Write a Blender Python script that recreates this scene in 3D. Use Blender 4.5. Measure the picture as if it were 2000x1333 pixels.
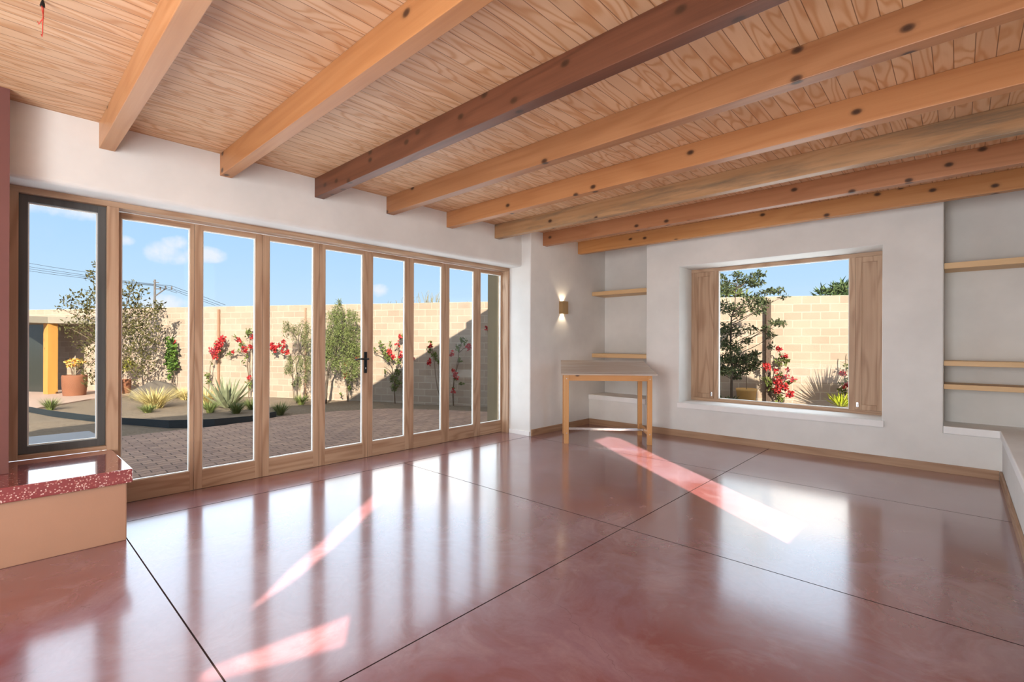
import bpy, bmesh, math, random
import numpy as np
from mathutils import Vector, Matrix

S = bpy.context.scene
for o in list(bpy.data.objects):
    bpy.data.objects.remove(o)
C = S.collection
rnd = random.Random(7)

# ------------------------------------------------------------------ camera
YAW = math.radians(42.85)
CAMH = 1.30
cam = bpy.data.cameras.new('camera')
cam.sensor_width = 36.0
cam.lens = 36.0 * 943.0 / 2000.0
cam.shift_y = 4.0 / 2000.0
cam.clip_start = 0.03
cam.clip_end = 500
co = bpy.data.objects.new('camera', cam)
C.objects.link(co)
co.matrix_world = Matrix.Translation((0, 0, CAMH)) @ Matrix.Rotation(YAW, 4, 'Z') @ Matrix.Rotation(math.pi / 2, 4, 'X') @ Matrix.Rotation(math.radians(0.2), 4, 'Z')
S.camera = co

# ------------------------------------------------------------------ view
S.view_settings.view_transform = 'Standard'
S.view_settings.look = 'None'
S.view_settings.exposure = 0.0
S.view_settings.gamma = 1.0
S.view_settings.use_curve_mapping = False

# ------------------------------------------------------------------ sun
SUN_H = Vector((-0.8165, 0.5773, 0.0)).normalized()      # heading of the light over the ground
SUN_EL = math.radians(28.0)
SUN_D = Vector((SUN_H.x * math.cos(SUN_EL), SUN_H.y * math.cos(SUN_EL), -math.sin(SUN_EL)))
sl = bpy.data.lights.new('sun', 'SUN')
sl.energy = 30.0
sl.angle = math.radians(0.6)
sl.color = (1.0, 0.88, 0.73)
so = bpy.data.objects.new('sun', sl)
so.rotation_euler = SUN_D.to_track_quat('-Z', 'Y').to_euler()
so.location = (8, -6, 9)
C.objects.link(so)

# ------------------------------------------------------------------ added fill lamps outside the glass and behind the camera
def area(name, loc, target, sx, sy, power, col=(1, 1, 1)):
    l = bpy.data.lights.new(name, 'AREA')
    l.shape = 'RECTANGLE'
    l.size = sx
    l.size_y = sy
    l.energy = power
    l.color = col
    o = bpy.data.objects.new(name, l)
    o.location = loc
    o.rotation_euler = (Vector(target) - Vector(loc)).to_track_quat('-Z', 'Y').to_euler()
    C.objects.link(o)
    return o
area('door_fill', (-5.09, 2.63, 1.25), (0, 2.63, 1.25), 5.05, 2.25, 270, (0.84, 0.93, 1.0))  # added lamp just outside the panes, boosts daylight through the doors
area('far_window_fill', (-1.75, 7.125, 1.43), (-1.75, 0, 1.43), 1.5, 1.75, 55, (0.84, 0.93, 1.0))  # added lamp behind the far pane, boosts the daylight there
area('far_window_low_fill', (-1.75, 7.75, 0.35), (-1.75, 6.6, 2.0), 2.2, 0.9, 60, (1.0, 0.97, 0.93))  # added low lamp standing in for light off the ground outside
area('rear_up_fill', (-1.9, -1.6, 0.5), (-1.9, -0.6, 2.9), 3.6, 1.2, 62, (0.93, 0.96, 1.0))  # added fill behind the camera, aimed up at the ceiling
area('rear_fill', (-0.9, -2.9, 1.5), (-1.2, 6.0, 1.6), 2.0, 2.2, 215, (0.94, 0.97, 1.0))  # unseen fill lamp added at the rear to brighten the far wall

# ------------------------------------------------------------------ sky
def ray(px, py):
    u, v = (px - 1000) / 943.0, -(py - 670.5) / 943.0
    c, s = math.cos(YAW), math.sin(YAW)
    return Vector((c * u - s, s * u + c, v))
W = bpy.data.worlds.new('World')
S.world = W
W.use_nodes = True
nt = W.node_tree
nt.nodes.clear()
def N(t, kind, **kw):
    n = t.nodes.new(kind)
    for k, v in kw.items():
        if k in ('inp',):
            for a, b in v.items():
                n.inputs[a].default_value = b
        else:
            setattr(n, k, v)
    return n
def M(t, op, a, b=None, c=None, clamp=False):
    n = t.nodes.new('ShaderNodeMath')
    n.operation = op
    n.use_clamp = clamp
    for i, x in enumerate((a, b, c)):
        if x is None:
            continue
        if isinstance(x, (int, float)):
            n.inputs[i].default_value = x
        else:
            t.links.new(x, n.inputs[i])
    return n.outputs[0]
def ramp(t, fac, stops):
    n = t.nodes.new('ShaderNodeValToRGB')
    e = n.color_ramp.elements
    while len(e) < len(stops):
        e.new(0.5)
    for i, (p, c) in enumerate(stops):
        e[i].position = p
        e[i].color = (*c, 1) if len(c) == 3 else c
    t.links.new(fac, n.inputs[0])
    return n.outputs[0]
def mixc(t, fac, a, b, blend='MIX'):
    n = t.nodes.new('ShaderNodeMix')
    n.data_type = 'RGBA'
    n.blend_type = blend
    for i, x in ((0, fac), (6, a), (7, b)):
        if isinstance(x, (int, float)):
            n.inputs[i].default_value = x
        elif isinstance(x, tuple):
            n.inputs[i].default_value = (*x, 1) if len(x) == 3 else x
        else:
            t.links.new(x, n.inputs[i])
    return n.outputs[2]
tc = N(nt, 'ShaderNodeTexCoord')
sep = N(nt, 'ShaderNodeSeparateXYZ')
nt.links.new(tc.outputs['Generated'], sep.inputs[0])
sky = ramp(nt, sep.outputs[2], [(0.0, (0.70, 0.86, 1.02)), (0.12, (0.54, 0.77, 1.03)), (0.34, (0.32, 0.62, 1.03)), (0.62, (1.05, 1.08, 1.15))])  # top stop whitened above the view, added to lift ambient light
no = N(nt, 'ShaderNodeTexNoise', inp={'Scale': 26.0, 'Detail': 5.0, 'Roughness': 0.6})
nt.links.new(tc.outputs['Generated'], no.inputs['Vector'])
mask = None
# drifting cumulus: heading, height and half sizes (radians)
for px, py, hw, hh in ((330, 497, .040, .022), (345, 480, .026, .018), (405, 500, .034, .016), (110, 412, .065, .016), (238, 472, .020, .011),
                       (315, 596, .045, .018), (742, 569, .022, .016), (560, 250, .10, .02), (-300, 380, .12, .03), (1900, 480, .10, .03)):
    d = ray(px, py).normalized()
    tz = Vector((d.x, d.y, 0)).normalized()
    t1 = Vector((-tz.y, tz.x, 0))
    dn = N(nt, 'ShaderNodeVectorMath', operation='DOT_PRODUCT', inp={1: t1})
    nt.links.new(tc.outputs['Generated'], dn.inputs[0])
    df = N(nt, 'ShaderNodeVectorMath', operation='DOT_PRODUCT', inp={1: tz})
    nt.links.new(tc.outputs['Generated'], df.inputs[0])
    a = M(nt, 'MULTIPLY', M(nt, 'DIVIDE', dn.outputs['Value'], df.outputs['Value']), 1.0 / hw)
    b = M(nt, 'MULTIPLY', M(nt, 'SUBTRACT', sep.outputs[2], d.z), 1.0 / hh)
    r2 = M(nt, 'ADD', M(nt, 'MULTIPLY', a, a), M(nt, 'MULTIPLY', b, b))
    m = M(nt, 'SUBTRACT', 1.0, r2)
    front = M(nt, 'GREATER_THAN', df.outputs['Value'], 0.0)
    m = M(nt, 'MULTIPLY', M(nt, 'MAXIMUM', m, 0.0), front)
    mask = m if mask is None else M(nt, 'MAXIMUM', mask, m)
cl = M(nt, 'ADD', M(nt, 'MULTIPLY', M(nt, 'SUBTRACT', no.outputs[0], 0.5), 3.0), M(nt, 'SUBTRACT', M(nt, 'MULTIPLY', mask, 1.2), 0.25))
cl = M(nt, 'MULTIPLY', cl, M(nt, 'MULTIPLY', mask, 3.0, clamp=True), clamp=True)
skyc = mixc(nt, M(nt, 'MULTIPLY', cl, 0.85), sky, (0.93, 0.94, 1.0))
bg = N(nt, 'ShaderNodeBackground', inp={'Strength': 3.35})
nt.links.new(skyc, bg.inputs[0])
nt.links.new(bg.outputs[0], N(nt, 'ShaderNodeOutputWorld').inputs[0])

# ================================================================== materials
def new_mat(name):
    m = bpy.data.materials.new(name)
    m.use_nodes = True
    t = m.node_tree
    b = t.nodes['Principled BSDF']
    return m, t, b
def bump(t, b, h, strength=0.2, dist=0.01):
    n = N(t, 'ShaderNodeBump', inp={'Strength': strength, 'Distance': dist})
    t.links.new(h, n.inputs['Height'])
    t.links.new(n.outputs[0], b.inputs['Normal'])
def coords(t, scale=(1, 1, 1), kind='Object', off=None, rot=(0, 0, 0)):
    c = N(t, 'ShaderNodeTexCoord')
    mp = N(t, 'ShaderNodeMapping')
    mp.inputs['Scale'].default_value = scale
    mp.inputs['Rotation'].default_value = rot
    t.links.new(c.outputs[kind], mp.inputs[0])
    v = mp.outputs[0]
    if off is not None:
        a = N(t, 'ShaderNodeVectorMath', operation='ADD')
        t.links.new(v, a.inputs[0])
        t.links.new(off, a.inputs[1])
        v = a.outputs[0]
    return v
def noise(t, v, scale, detail=3.0, rough=0.55, dist=0.0):
    n = N(t, 'ShaderNodeTexNoise', inp={'Scale': scale, 'Detail': detail, 'Roughness': rough, 'Distortion': dist})
    t.links.new(v, n.inputs['Vector'])
    return n.outputs[0]
def flat(name, col, rough=0.6, metal=0.0, spec=0.5, var=0.0, vs=8.0):
    m, t, b = new_mat(name)
    b.inputs['Roughness'].default_value = rough
    b.inputs['Metallic'].default_value = metal
    b.inputs['Specular IOR Level'].default_value = spec
    n = noise(t, coords(t), vs, 4)
    k = 1 - var if var else 0.95
    t.links.new(mixc(t, n, tuple(x * k for x in col), tuple(min(1, x * (2 - k)) for x in col)), b.inputs['Base Color'])
    return m
def plaster(name, col):
    m, t, b = new_mat(name)
    v = coords(t)
    n1 = noise(t, v, 1.3, 4, 0.6)
    n2 = noise(t, v, 14, 5, 0.65)
    n3 = noise(t, v, 160, 3, 0.6)
    dark = tuple(x * 0.88 for x in col)
    c = mixc(t, ramp(t, n1, [(0.35, (0, 0, 0)), (0.65, (1, 1, 1))]), dark, col)
    c = mixc(t, M(t, 'MULTIPLY', n2, 0.14), c, tuple(x * 0.8 for x in col))
    t.links.new(c, b.inputs['Base Color'])
    b.inputs['Roughness'].default_value = 0.75
    b.inputs['Specular IOR Level'].default_value = 0.3
    bump(t, b, M(t, 'ADD', n2, M(t, 'MULTIPLY', n3, 0.35)), 0.12, 0.006)
    return m
def wood(name, light, dark, axis=0, rings=26.0, knots=0.0, rough=0.45, grain=0.6, knot_col=(0.06, 0.025, 0.012), stain=None, fscale=1.0, spec=0.4):
    """grain runs along the given local axis"""
    m, t, b = new_mat(name)
    oi = N(t, 'ShaderNodeObjectInfo')
    off = N(t, 'ShaderNodeVectorMath', operation='SCALE', inp={0: (13.0, 7.3, 5.1)})
    t.links.new(oi.outputs['Random'], off.inputs['Scale'])
    sc = [5.0 * fscale] * 3
    sc[axis] = 0.55 * fscale
    n1 = noise(t, coords(t, sc, off=off.outputs[0]), 0.8, 2.0, 0.45, 0.3)
    rg = M(t, 'SINE', M(t, 'MULTIPLY', n1, rings * 2))
    rg = M(t, 'ADD', M(t, 'MULTIPLY', rg, 0.5), 0.5)
    rg = M(t, 'POWER', rg, 2.2)
    sf = [150.0] * 3
    sf[axis] = 3.0
    n2 = noise(t, coords(t, sf, off=off.outputs[0]), 1.0, 3.0, 0.6)
    s6 = [32.0] * 3
    s6[axis] = 0.8
    n6 = noise(t, coords(t, s6, off=off.outputs[0]), 1.0, 3.0, 0.6)
    sl_ = [1.6] * 3
    sl_[axis] = 0.5
    n3 = noise(t, coords(t, sl_, off=off.outputs[0]), 1.2, 3.0)
    f = M(t, 'ADD', M(t, 'MULTIPLY', rg, grain * 0.5), M(t, 'ADD', M(t, 'MULTIPLY', n2, 0.30), M(t, 'MULTIPLY', M(t, 'SUBTRACT', n6, 0.4), 0.8)))
    f = M(t, 'ADD', f, M(t, 'MULTIPLY', M(t, 'SUBTRACT', n3, 0.5), 0.9), clamp=True)
    c = mixc(t, f, light, dark)
    if stain:
        ss = [9.0] * 3
        ss[axis] = 0.9
        n5 = noise(t, coords(t, ss, off=off.outputs[0]), 1.0, 5.0, 0.7)
        c = mixc(t, ramp(t, n5, [(0.48, (0, 0, 0)), (0.66, (1, 1, 1))]), c, stain)
    if knots:
        vo = N(t, 'ShaderNodeTexVoronoi', voronoi_dimensions='2D', inp={'Scale': 1.0, 'Randomness': 1.0})
        so_ = N(t, 'ShaderNodeSeparateXYZ')
        t.links.new(coords(t, (1, 1, 1), off=off.outputs[0]), so_.inputs[0])
        oth = [a for a in (0, 1, 2) if a != axis]
        cv = N(t, 'ShaderNodeCombineXYZ')
        t.links.new(M(t, 'MULTIPLY', so_.outputs[axis], 4.6), cv.inputs[0])
        t.links.new(M(t, 'MULTIPLY', M(t, 'ADD', so_.outputs[oth[0]], so_.outputs[oth[1]]), 7.0), cv.inputs[1])
        t.links.new(cv.outputs[0], vo.inputs['Vector'])
        sp = N(t, 'ShaderNodeSeparateColor')
        t.links.new(vo.outputs['Color'], sp.inputs[0])
        on = M(t, 'LESS_THAN', sp.outputs[0], knots)
        k = ramp(t, vo.outputs['Distance'], [(0.06, (1, 1, 1)), (0.11, (0.75, 0.75, 0.75)), (0.16, (0.15, 0.15, 0.15)), (0.24, (0, 0, 0))])
        c = mixc(t, M(t, 'MULTIPLY', k, on), c, knot_col)
    t.links.new(c, b.inputs['Base Color'])
    b.inputs['Roughness'].default_value = rough
    b.inputs['Specular IOR Level'].default_value = spec
    bump(t, b, M(t, 'ADD', n2, M(t, 'MULTIPLY', rg, 0.4)), 0.08, 0.003)
    return m

mat_plaster = plaster('white_plaster', (0.80, 0.785, 0.75))
mat_sill = plaster('white_sill_plaster', (0.92, 0.915, 0.90))
mat_olive = plaster('olive_stucco', (0.40, 0.325, 0.20))
mat_terra = plaster('terracotta_plaster', (0.17, 0.068, 0.058))
mat_clay = plaster('tan_clay_plaster', (0.42, 0.235, 0.15))

# ---- polished red concrete
def make_floor_mat():
    m, t, b = new_mat('red_polished_concrete')
    v = coords(t)
    warp = N(t, 'ShaderNodeVectorMath', operation='ADD')
    nw = N(t, 'ShaderNodeTexNoise', inp={'Scale': 1.1, 'Detail': 3.0})
    t.links.new(v, nw.inputs['Vector'])
    t.links.new(v, warp.inputs[0])
    t.links.new(nw.outputs['Color'], warp.inputs[1])
    n1 = noise(t, warp.outputs[0], 1.1, 5, 0.62, 0.3)
    n2 = noise(t, warp.outputs[0], 2.6, 8, 0.68, 0.3)
    n3 = noise(t, v, 45, 4, 0.6)
    c = mixc(t, ramp(t, n1, [(0.40, (0, 0, 0)), (0.60, (1, 1, 1))]), (0.215, 0.066, 0.070), (0.265, 0.145, 0.180))
    c = mixc(t, ramp(t, n2, [(0.5, (0, 0, 0)), (0.78, (0.75, 0.75, 0.75))]), c, (0.37, 0.24, 0.26))
    c = mixc(t, ramp(t, n2, [(0.2, (0.8, 0.8, 0.8)), (0.46, (0, 0, 0))]), c, (0.19, 0.052, 0.046))
    c = mixc(t, M(t, 'MULTIPLY', n3, 0.25), c, (0.14, 0.045, 0.05))
    # saw-cut control joints
    sp = N(t, 'ShaderNodeSeparateXYZ')
    t.links.new(v, sp.inputs[0])
    x, y = sp.outputs[0], sp.outputs[1]
    j = None
    for ax, p, lim in ((x, -1.735, None), (y, 0.61, M(t, 'GREATER_THAN', x, -4.40)), (y, 3.03, M(t, 'GREATER_THAN', x, -4.40)), (y, 5.08, M(t, 'GREATER_THAN', x, -4.40)),
                       (x, -4.40, M(t, 'LESS_THAN', y, 5.10))):
        wv = 0.0036 if lim is None or p != -4.40 else 0.0045
        g = M(t, 'LESS_THAN', M(t, 'ABSOLUTE', M(t, 'SUBTRACT', ax, p)), wv)
        if lim is not None:
            g = M(t, 'MULTIPLY', g, lim)
        j = g if j is None else M(t, 'MAXIMUM', j, g)
    # hairline crazing
    vo = N(t, 'ShaderNodeTexVoronoi', feature='DISTANCE_TO_EDGE', inp={'Scale': 0.9})
    wv2 = N(t, 'ShaderNodeVectorMath', operation='ADD')
    nw2 = N(t, 'ShaderNodeTexNoise', inp={'Scale': 5.0, 'Detail': 4.0})
    t.links.new(v, nw2.inputs['Vector'])
    sc2 = N(t, 'ShaderNodeVectorMath', operation='SCALE', inp={'Scale': 0.25})
    t.links.new(nw2.outputs['Color'], sc2.inputs[0])
    t.links.new(v, wv2.inputs[0])
    t.links.new(sc2.outputs[0], wv2.inputs[1])
    t.links.new(wv2.outputs[0], vo.inputs['Vector'])
    cr = M(t, 'MULTIPLY', M(t, 'LESS_THAN', vo.outputs['Distance'], 0.0014), M(t, 'GREATER_THAN', n1, 0.53))
    c = mixc(t, M(t, 'MULTIPLY', cr, 0.3), c, (0.10, 0.05, 0.05))
    c = mixc(t, j, c, (0.035, 0.022, 0.022))
    t.links.new(c, b.inputs['Base Color'])
    rr = M(t, 'ADD', M(t, 'MULTIPLY', n2, 0.20), 0.12)
    t.links.new(rr, b.inputs['Roughness'])
    b.inputs['IOR'].default_value = 1.5
    b.inputs['Coat Weight'].default_value = 1.0
    b.inputs['Coat IOR'].default_value = 1.6
    b.inputs['Coat Roughness'].default_value = 0.13
    keep = M(t, 'SUBTRACT', 1.0, j)
    t.links.new(keep, b.inputs['Coat Weight'])
    t.links.new(M(t, 'MULTIPLY', keep, 0.5), b.inputs['Specular IOR Level'])
    bump(t, b, M(t, 'MULTIPLY', n2, 0.25), 0.05, 0.02)
    return m
mat_floor = make_floor_mat()

# ---- tongue and groove pine ceiling (boards run along y, 85 mm wide)
def make_ceiling_mat():
    m, t, b = new_mat('pine_boards')
    v = coords(t)
    sp = N(t, 'ShaderNodeSeparateXYZ')
    t.links.new(v, sp.inputs[0])
    xs = M(t, 'DIVIDE', M(t, 'ADD', sp.outputs[0], 0.029), 0.0855)
    idx = M(t, 'FLOOR', xs)
    fr = M(t, 'SUBTRACT', xs, idx)
    wn = N(t, 'ShaderNodeTexWhiteNoise', noise_dimensions='1D')
    t.links.new(idx, wn.inputs['W'])
    r = wn.outputs['Value']
    cb = N(t, 'ShaderNodeCombineXYZ')
    t.links.new(M(t, 'MULTIPLY', sp.outputs[0], 7.0), cb.inputs[0])
    t.links.new(M(t, 'ADD', M(t, 'MULTIPLY', sp.outputs[1], 1.35), M(t, 'MULTIPLY', r, 57.0)), cb.inputs[1])
    t.links.new(M(t, 'MULTIPLY', r, 91.0), cb.inputs[2])
    n1 = noise(t, cb.outputs[0], 0.9, 1.5, 0.45, 0.25)
    rg = M(t, 'POWER', M(t, 'ADD', M(t, 'MULTIPLY', M(t, 'SINE', M(t, 'MULTIPLY', n1, 62.0)), 0.5), 0.5), 3.0)
    n2 = noise(t, coords(t, (170, 4, 170)), 1.0, 3)
    n3 = noise(t, cb.outputs[0], 0.5, 2)
    light, dark = (0.76, 0.52, 0.32), (0.54, 0.25, 0.095)
    c = mixc(t, M(t, 'ADD', M(t, 'MULTIPLY', rg, 0.62), M(t, 'MULTIPLY', n2, 0.22), clamp=True), light, dark)
    c = mixc(t, M(t, 'MULTIPLY', M(t, 'SUBTRACT', r, 0.35, clamp=True), 0.55), c, (0.50, 0.27, 0.13))
    c = mixc(t, ramp(t, n3, [(0.5, (0, 0, 0)), (0.8, (0.5, 0.5, 0.5))]), c, (0.42, 0.19, 0.085))
    ed = M(t, 'MINIMUM', fr, M(t, 'SUBTRACT', 1.0, fr))
    gv = M(t, 'LESS_THAN', ed, 0.024)
    c = mixc(t, M(t, 'MULTIPLY', gv, 0.75), c, (0.13, 0.05, 0.02))
    t.links.new(c, b.inputs['Base Color'])
    b.inputs['Roughness'].default_value = 0.5
    b.inputs['Specular IOR Level'].default_value = 0.35
    bump(t, b, M(t, 'SUBTRACT', M(t, 'MULTIPLY', rg, 0.08), gv), 0.35, 0.004)
    return m
mat_ceil = make_ceiling_mat()

OAK_L, OAK_D = (0.53, 0.36, 0.235), (0.31, 0.17, 0.095)
mat_oak_v = wood('oak_upright', OAK_L, OAK_D, 2, 30, 0, 0.5, 0.9)
mat_oak_y = wood('oak_rail_lengthwise', OAK_L, OAK_D, 1, 30, 0, 0.5, 0.9)
mat_oak_x = wood('oak_rail_crosswise', OAK_L, OAK_D, 0, 30, 0, 0.5, 0.9)
mat_base_x = wood('oak_baseboard_crosswise', (0.47, 0.30, 0.185), (0.28, 0.15, 0.08), 0, 34, 0, 0.5, 0.8)
mat_base_y = wood('oak_baseboard_lengthwise', (0.47, 0.30, 0.185), (0.28, 0.15, 0.08), 1, 34, 0, 0.5, 0.8)
mat_shelf = wood('pale_pine_shelf', (0.72, 0.49, 0.26), (0.60, 0.36, 0.16), 0, 12, 0, 0.5, 0.35)
mat_greywood = wood('dark_grey_stained_wood', (0.105, 0.108, 0.105), (0.048, 0.050, 0.050), 2, 14, 0, 0.5, 0.5)
mat_table_leg = wood('honey_pine_leg', (0.62, 0.335, 0.13), (0.47, 0.215, 0.07), 2, 14, 0.06, 0.45, 0.4)
mat_table_rail = wood('honey_pine_rail', (0.62, 0.335, 0.13), (0.47, 0.215, 0.07), 0, 14, 0.06, 0.45, 0.4)
mat_table_rail_y = wood('honey_pine_side_rail', (0.62, 0.335, 0.13), (0.47, 0.215, 0.07), 1, 14, 0.06, 0.45, 0.4)
mat_table_top = wood('worn_grey_board', (0.50, 0.41, 0.33), (0.36, 0.26, 0.19), 0, 8, 0, 0.3, 0.3, stain=(0.55, 0.52, 0.48))
mat_post = wood('orange_cedar_post', (0.60, 0.31, 0.07), (0.45, 0.19, 0.04), 2, 14, 0.1, 0.55, 0.4)
mat_stake = wood('dark_weathered_post', (0.13, 0.085, 0.06), (0.06, 0.04, 0.03), 2, 14, 0, 0.8, 0.5)
mat_black = flat('black_metal', (0.012, 0.016, 0.018), 0.35, 0.6)
mat_steel = flat('brushed_steel', (0.62, 0.62, 0.62), 0.22, 1.0)
mat_white_bead = flat('pale_glazing_bead', (0.80, 0.80, 0.76), 0.5)
mat_edging = flat('dark_steel_edging', (0.02, 0.03, 0.036), 0.5, 0.2)
mat_brass = flat('brass_sconce', (0.50, 0.33, 0.16), 0.38, 0.7)
mat_wire = flat('red_wire_sheath', (0.55, 0.05, 0.03), 0.5)
mat_cable = flat('dark_cable', (0.03, 0.035, 0.04), 0.7)
mat_pole = flat('grey_weathered_pole', (0.16, 0.14, 0.13), 0.9)
mat_pot = flat('terracotta_pot', (0.25, 0.095, 0.045), 0.8, var=0.25, vs=6)
mat_pot2 = flat('ochre_pot', (0.70, 0.40, 0.13), 0.8, var=0.15)
mat_rock = flat('grey_boulder', (0.115, 0.095, 0.075), 0.95, var=0.45, vs=7)
mat_bark = flat('grey_brown_bark', (0.20, 0.14, 0.095), 0.95, var=0.35, vs=30)
mat_barkd = flat('dark_bark', (0.10, 0.075, 0.055), 0.95, var=0.35, vs=30)
mat_shade_door = flat('dark_glazed_panel', (0.035, 0.04, 0.035), 0.15)
mat_stucco_grey = flat('grey_stucco', (0.30, 0.265, 0.21), 0.9, var=0.1, vs=5)

def glass_mat(name, tint=(1, 1, 1), refl=1.0):
    m = bpy.data.materials.new(name)
    m.use_nodes = True
    t = m.node_tree
    t.nodes.clear()
    lw = N(t, 'ShaderNodeLayerWeight', inp={'Blend': 0.5})
    fr = M(t, 'MULTIPLY_ADD', M(t, 'POWER', lw.outputs['Facing'], 5.0), 0.92, 0.03)
    tr = N(t, 'ShaderNodeBsdfTransparent', inp={'Color': (*tint, 1)})
    gl = N(t, 'ShaderNodeBsdfGlossy', inp={'Roughness': 0.02, 'Color': (refl, refl, refl, 1)})
    mx = N(t, 'ShaderNodeMixShader')
    t.links.new(fr, mx.inputs[0])
    t.links.new(tr.outputs[0], mx.inputs[1])
    t.links.new(gl.outputs[0], mx.inputs[2])
    t.links.new(mx.outputs[0], N(t, 'ShaderNodeOutputMaterial').inputs[0])
    return m
mat_glass = glass_mat('tinted_glass', (0.55, 0.56, 0.56), 0.35)

def terrazzo():
    m, t, b = new_mat('red_terrazzo')
    v = coords(t)
    vo = N(t, 'ShaderNodeTexVoronoi', inp={'Scale': 105.0, 'Randomness': 1.0})
    t.links.new(v, vo.inputs['Vector'])
    sp = N(t, 'ShaderNodeSeparateColor')
    t.links.new(vo.outputs['Color'], sp.inputs[0])
    chip = M(t, 'MULTIPLY', M(t, 'GREATER_THAN', sp.outputs[0], 0.62), M(t, 'LESS_THAN', vo.outputs['Distance'], 0.42))
    cc = mixc(t, sp.outputs[1], (0.75, 0.55, 0.48), (0.35, 0.08, 0.07))
    n = noise(t, v, 25, 4)
    c = mixc(t, n, (0.20, 0.030, 0.032), (0.28, 0.055, 0.055))
    c = mixc(t, chip, c, cc)
    t.links.new(c, b.inputs['Base Color'])
    b.inputs['Roughness'].default_value = 0.12
    b.inputs['Coat Weight'].default_value = 1.0
    b.inputs['Coat IOR'].default_value = 1.65
    b.inputs['Coat Roughness'].default_value = 0.03
    return m
mat_terrazzo = terrazzo()

def block_mat(name, bw, bh, mortar, c1, c2, cm, rough=0.9, offs=0.5, stain=0.3, dim='XZ'):
    m, t, b = new_mat(name)
    v = coords(t)
    sp = N(t, 'ShaderNodeSeparateXYZ')
    t.links.new(v, sp.inputs[0])
    cb = N(t, 'ShaderNodeCombineXYZ')
    t.links.new(sp.outputs[0 if dim == 'XZ' else 1], cb.inputs[0])
    t.links.new(sp.outputs[2 if dim == 'XZ' else 0], cb.inputs[1])
    br = N(t, 'ShaderNodeTexBrick', offset=offs, offset_frequency=2,
           inp={'Scale': 1.0, 'Mortar Size': mortar, 'Mortar Smooth': 0.2, 'Brick Width': bw, 'Row Height': bh, 'Bias': -0.1,
                'Color1': (*c1, 1), 'Color2': (*c2, 1), 'Mortar': (*cm, 1)})
    t.links.new(cb.outputs[0], br.inputs['Vector'])
    n1 = noise(t, v, 2.2, 5, 0.65)
    n2 = noise(t, v, 40, 4, 0.6)
    c = mixc(t, M(t, 'MULTIPLY', ramp(t, n1, [(0.4, (0, 0, 0)), (0.75, (1, 1, 1))]), stain), br.outputs['Color'], tuple(x * 0.55 for x in c2))
    c = mixc(t, M(t, 'MULTIPLY', n2, 0.3), c, tuple(x * 0.7 for x in c1))
    t.links.new(c, b.inputs['Base Color'])
    b.inputs['Roughness'].default_value = rough
    b.inputs['Specular IOR Level'].default_value = 0.2
    bump(t, b, M(t, 'SUBTRACT', M(t, 'MULTIPLY', n2, 0.5), br.outputs['Fac']), 0.35, 0.012)
    return m
mat_cmu = block_mat('tan_block_masonry', 0.30, 0.1447, 0.008, (0.485, 0.385, 0.295), (0.41, 0.31, 0.23), (0.58, 0.49, 0.39))
mat_paver = block_mat('red_brown_pavers', 0.22, 0.11, 0.007, (0.50, 0.34, 0.255), (0.33, 0.225, 0.185), (0.085, 0.065, 0.055), 0.85, 0.5, 0.35, 'YX')

def ground_mat():
    m, t, b = new_mat('tan_decomposed_granite')
    v = coords(t)
    n1 = noise(t, v, 1.2, 5, 0.6)
    n2 = noise(t, v, 22, 6, 0.75)
    vo = N(t, 'ShaderNodeTexVoronoi', inp={'Scale': 30.0})
    t.links.new(v, vo.inputs['Vector'])
    c = mixc(t, n1, (0.23, 0.175, 0.12), (0.38, 0.29, 0.20))
    c = mixc(t, ramp(t, n2, [(0.42, (0, 0, 0)), (0.7, (0.8, 0.8, 0.8))]), c, (0.115, 0.085, 0.058))
    c = mixc(t, ramp(t, vo.outputs['Distance'], [(0.08, (0.7, 0.7, 0.7)), (0.2, (0, 0, 0))]), c, (0.55, 0.47, 0.37))
    t.links.new(c, b.inputs['Base Color'])
    b.inputs['Roughness'].default_value = 0.95
    bump(t, b, n2, 0.9, 0.05)
    return m
mat_ground = ground_mat()

def leaf_mat(name, c1, c2, c3=None, rough=0.55):
    m, t, b = new_mat(name)
    v = coords(t)
    n = noise(t, v, 9, 3)
    n2 = noise(t, v, 45, 2)
    c = mixc(t, ramp(t, n, [(0.35, (0, 0, 0)), (0.65, (1, 1, 1))]), c1, c2)
    if c3:
        c = mixc(t, ramp(t, n2, [(0.5, (0, 0, 0)), (0.68, (1, 1, 1))]), c, c3)
    t.links.new(c, b.inputs['Base Color'])
    b.inputs['Roughness'].default_value = rough
    b.inputs['Specular IOR Level'].default_value = 0.25
    return m
leaf_olive = leaf_mat('olive_leaf', (0.060, 0.058, 0.016), (0.105, 0.095, 0.028), (0.16, 0.13, 0.05))
leaf_dark = leaf_mat('dark_green_leaf', (0.044, 0.069, 0.031), (0.094, 0.125, 0.050), (0.175, 0.175, 0.075))
leaf_pepper = leaf_mat('feathery_green_leaf', (0.098, 0.133, 0.038), (0.182, 0.217, 0.063), (0.252, 0.266, 0.105))
leaf_pepper_pale = leaf_mat('pale_feathery_leaf', (0.119, 0.140, 0.052), (0.196, 0.203, 0.077), (0.266, 0.252, 0.126))
leaf_vine = leaf_mat('bright_vine_leaf', (0.058, 0.117, 0.019), (0.130, 0.215, 0.033))
leaf_boug = leaf_mat('bougainvillea_leaf', (0.091, 0.133, 0.028), (0.175, 0.203, 0.049))
petal_red = leaf_mat('red_bract', (0.422, 0.017, 0.024), (0.510, 0.048, 0.034), (0.340, 0.014, 0.041))
grass_gold = leaf_mat('golden_grass', (0.527, 0.425, 0.170), (0.680, 0.578, 0.255))
grass_green = leaf_mat('green_grass', (0.105, 0.154, 0.042), (0.210, 0.238, 0.070))
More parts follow.
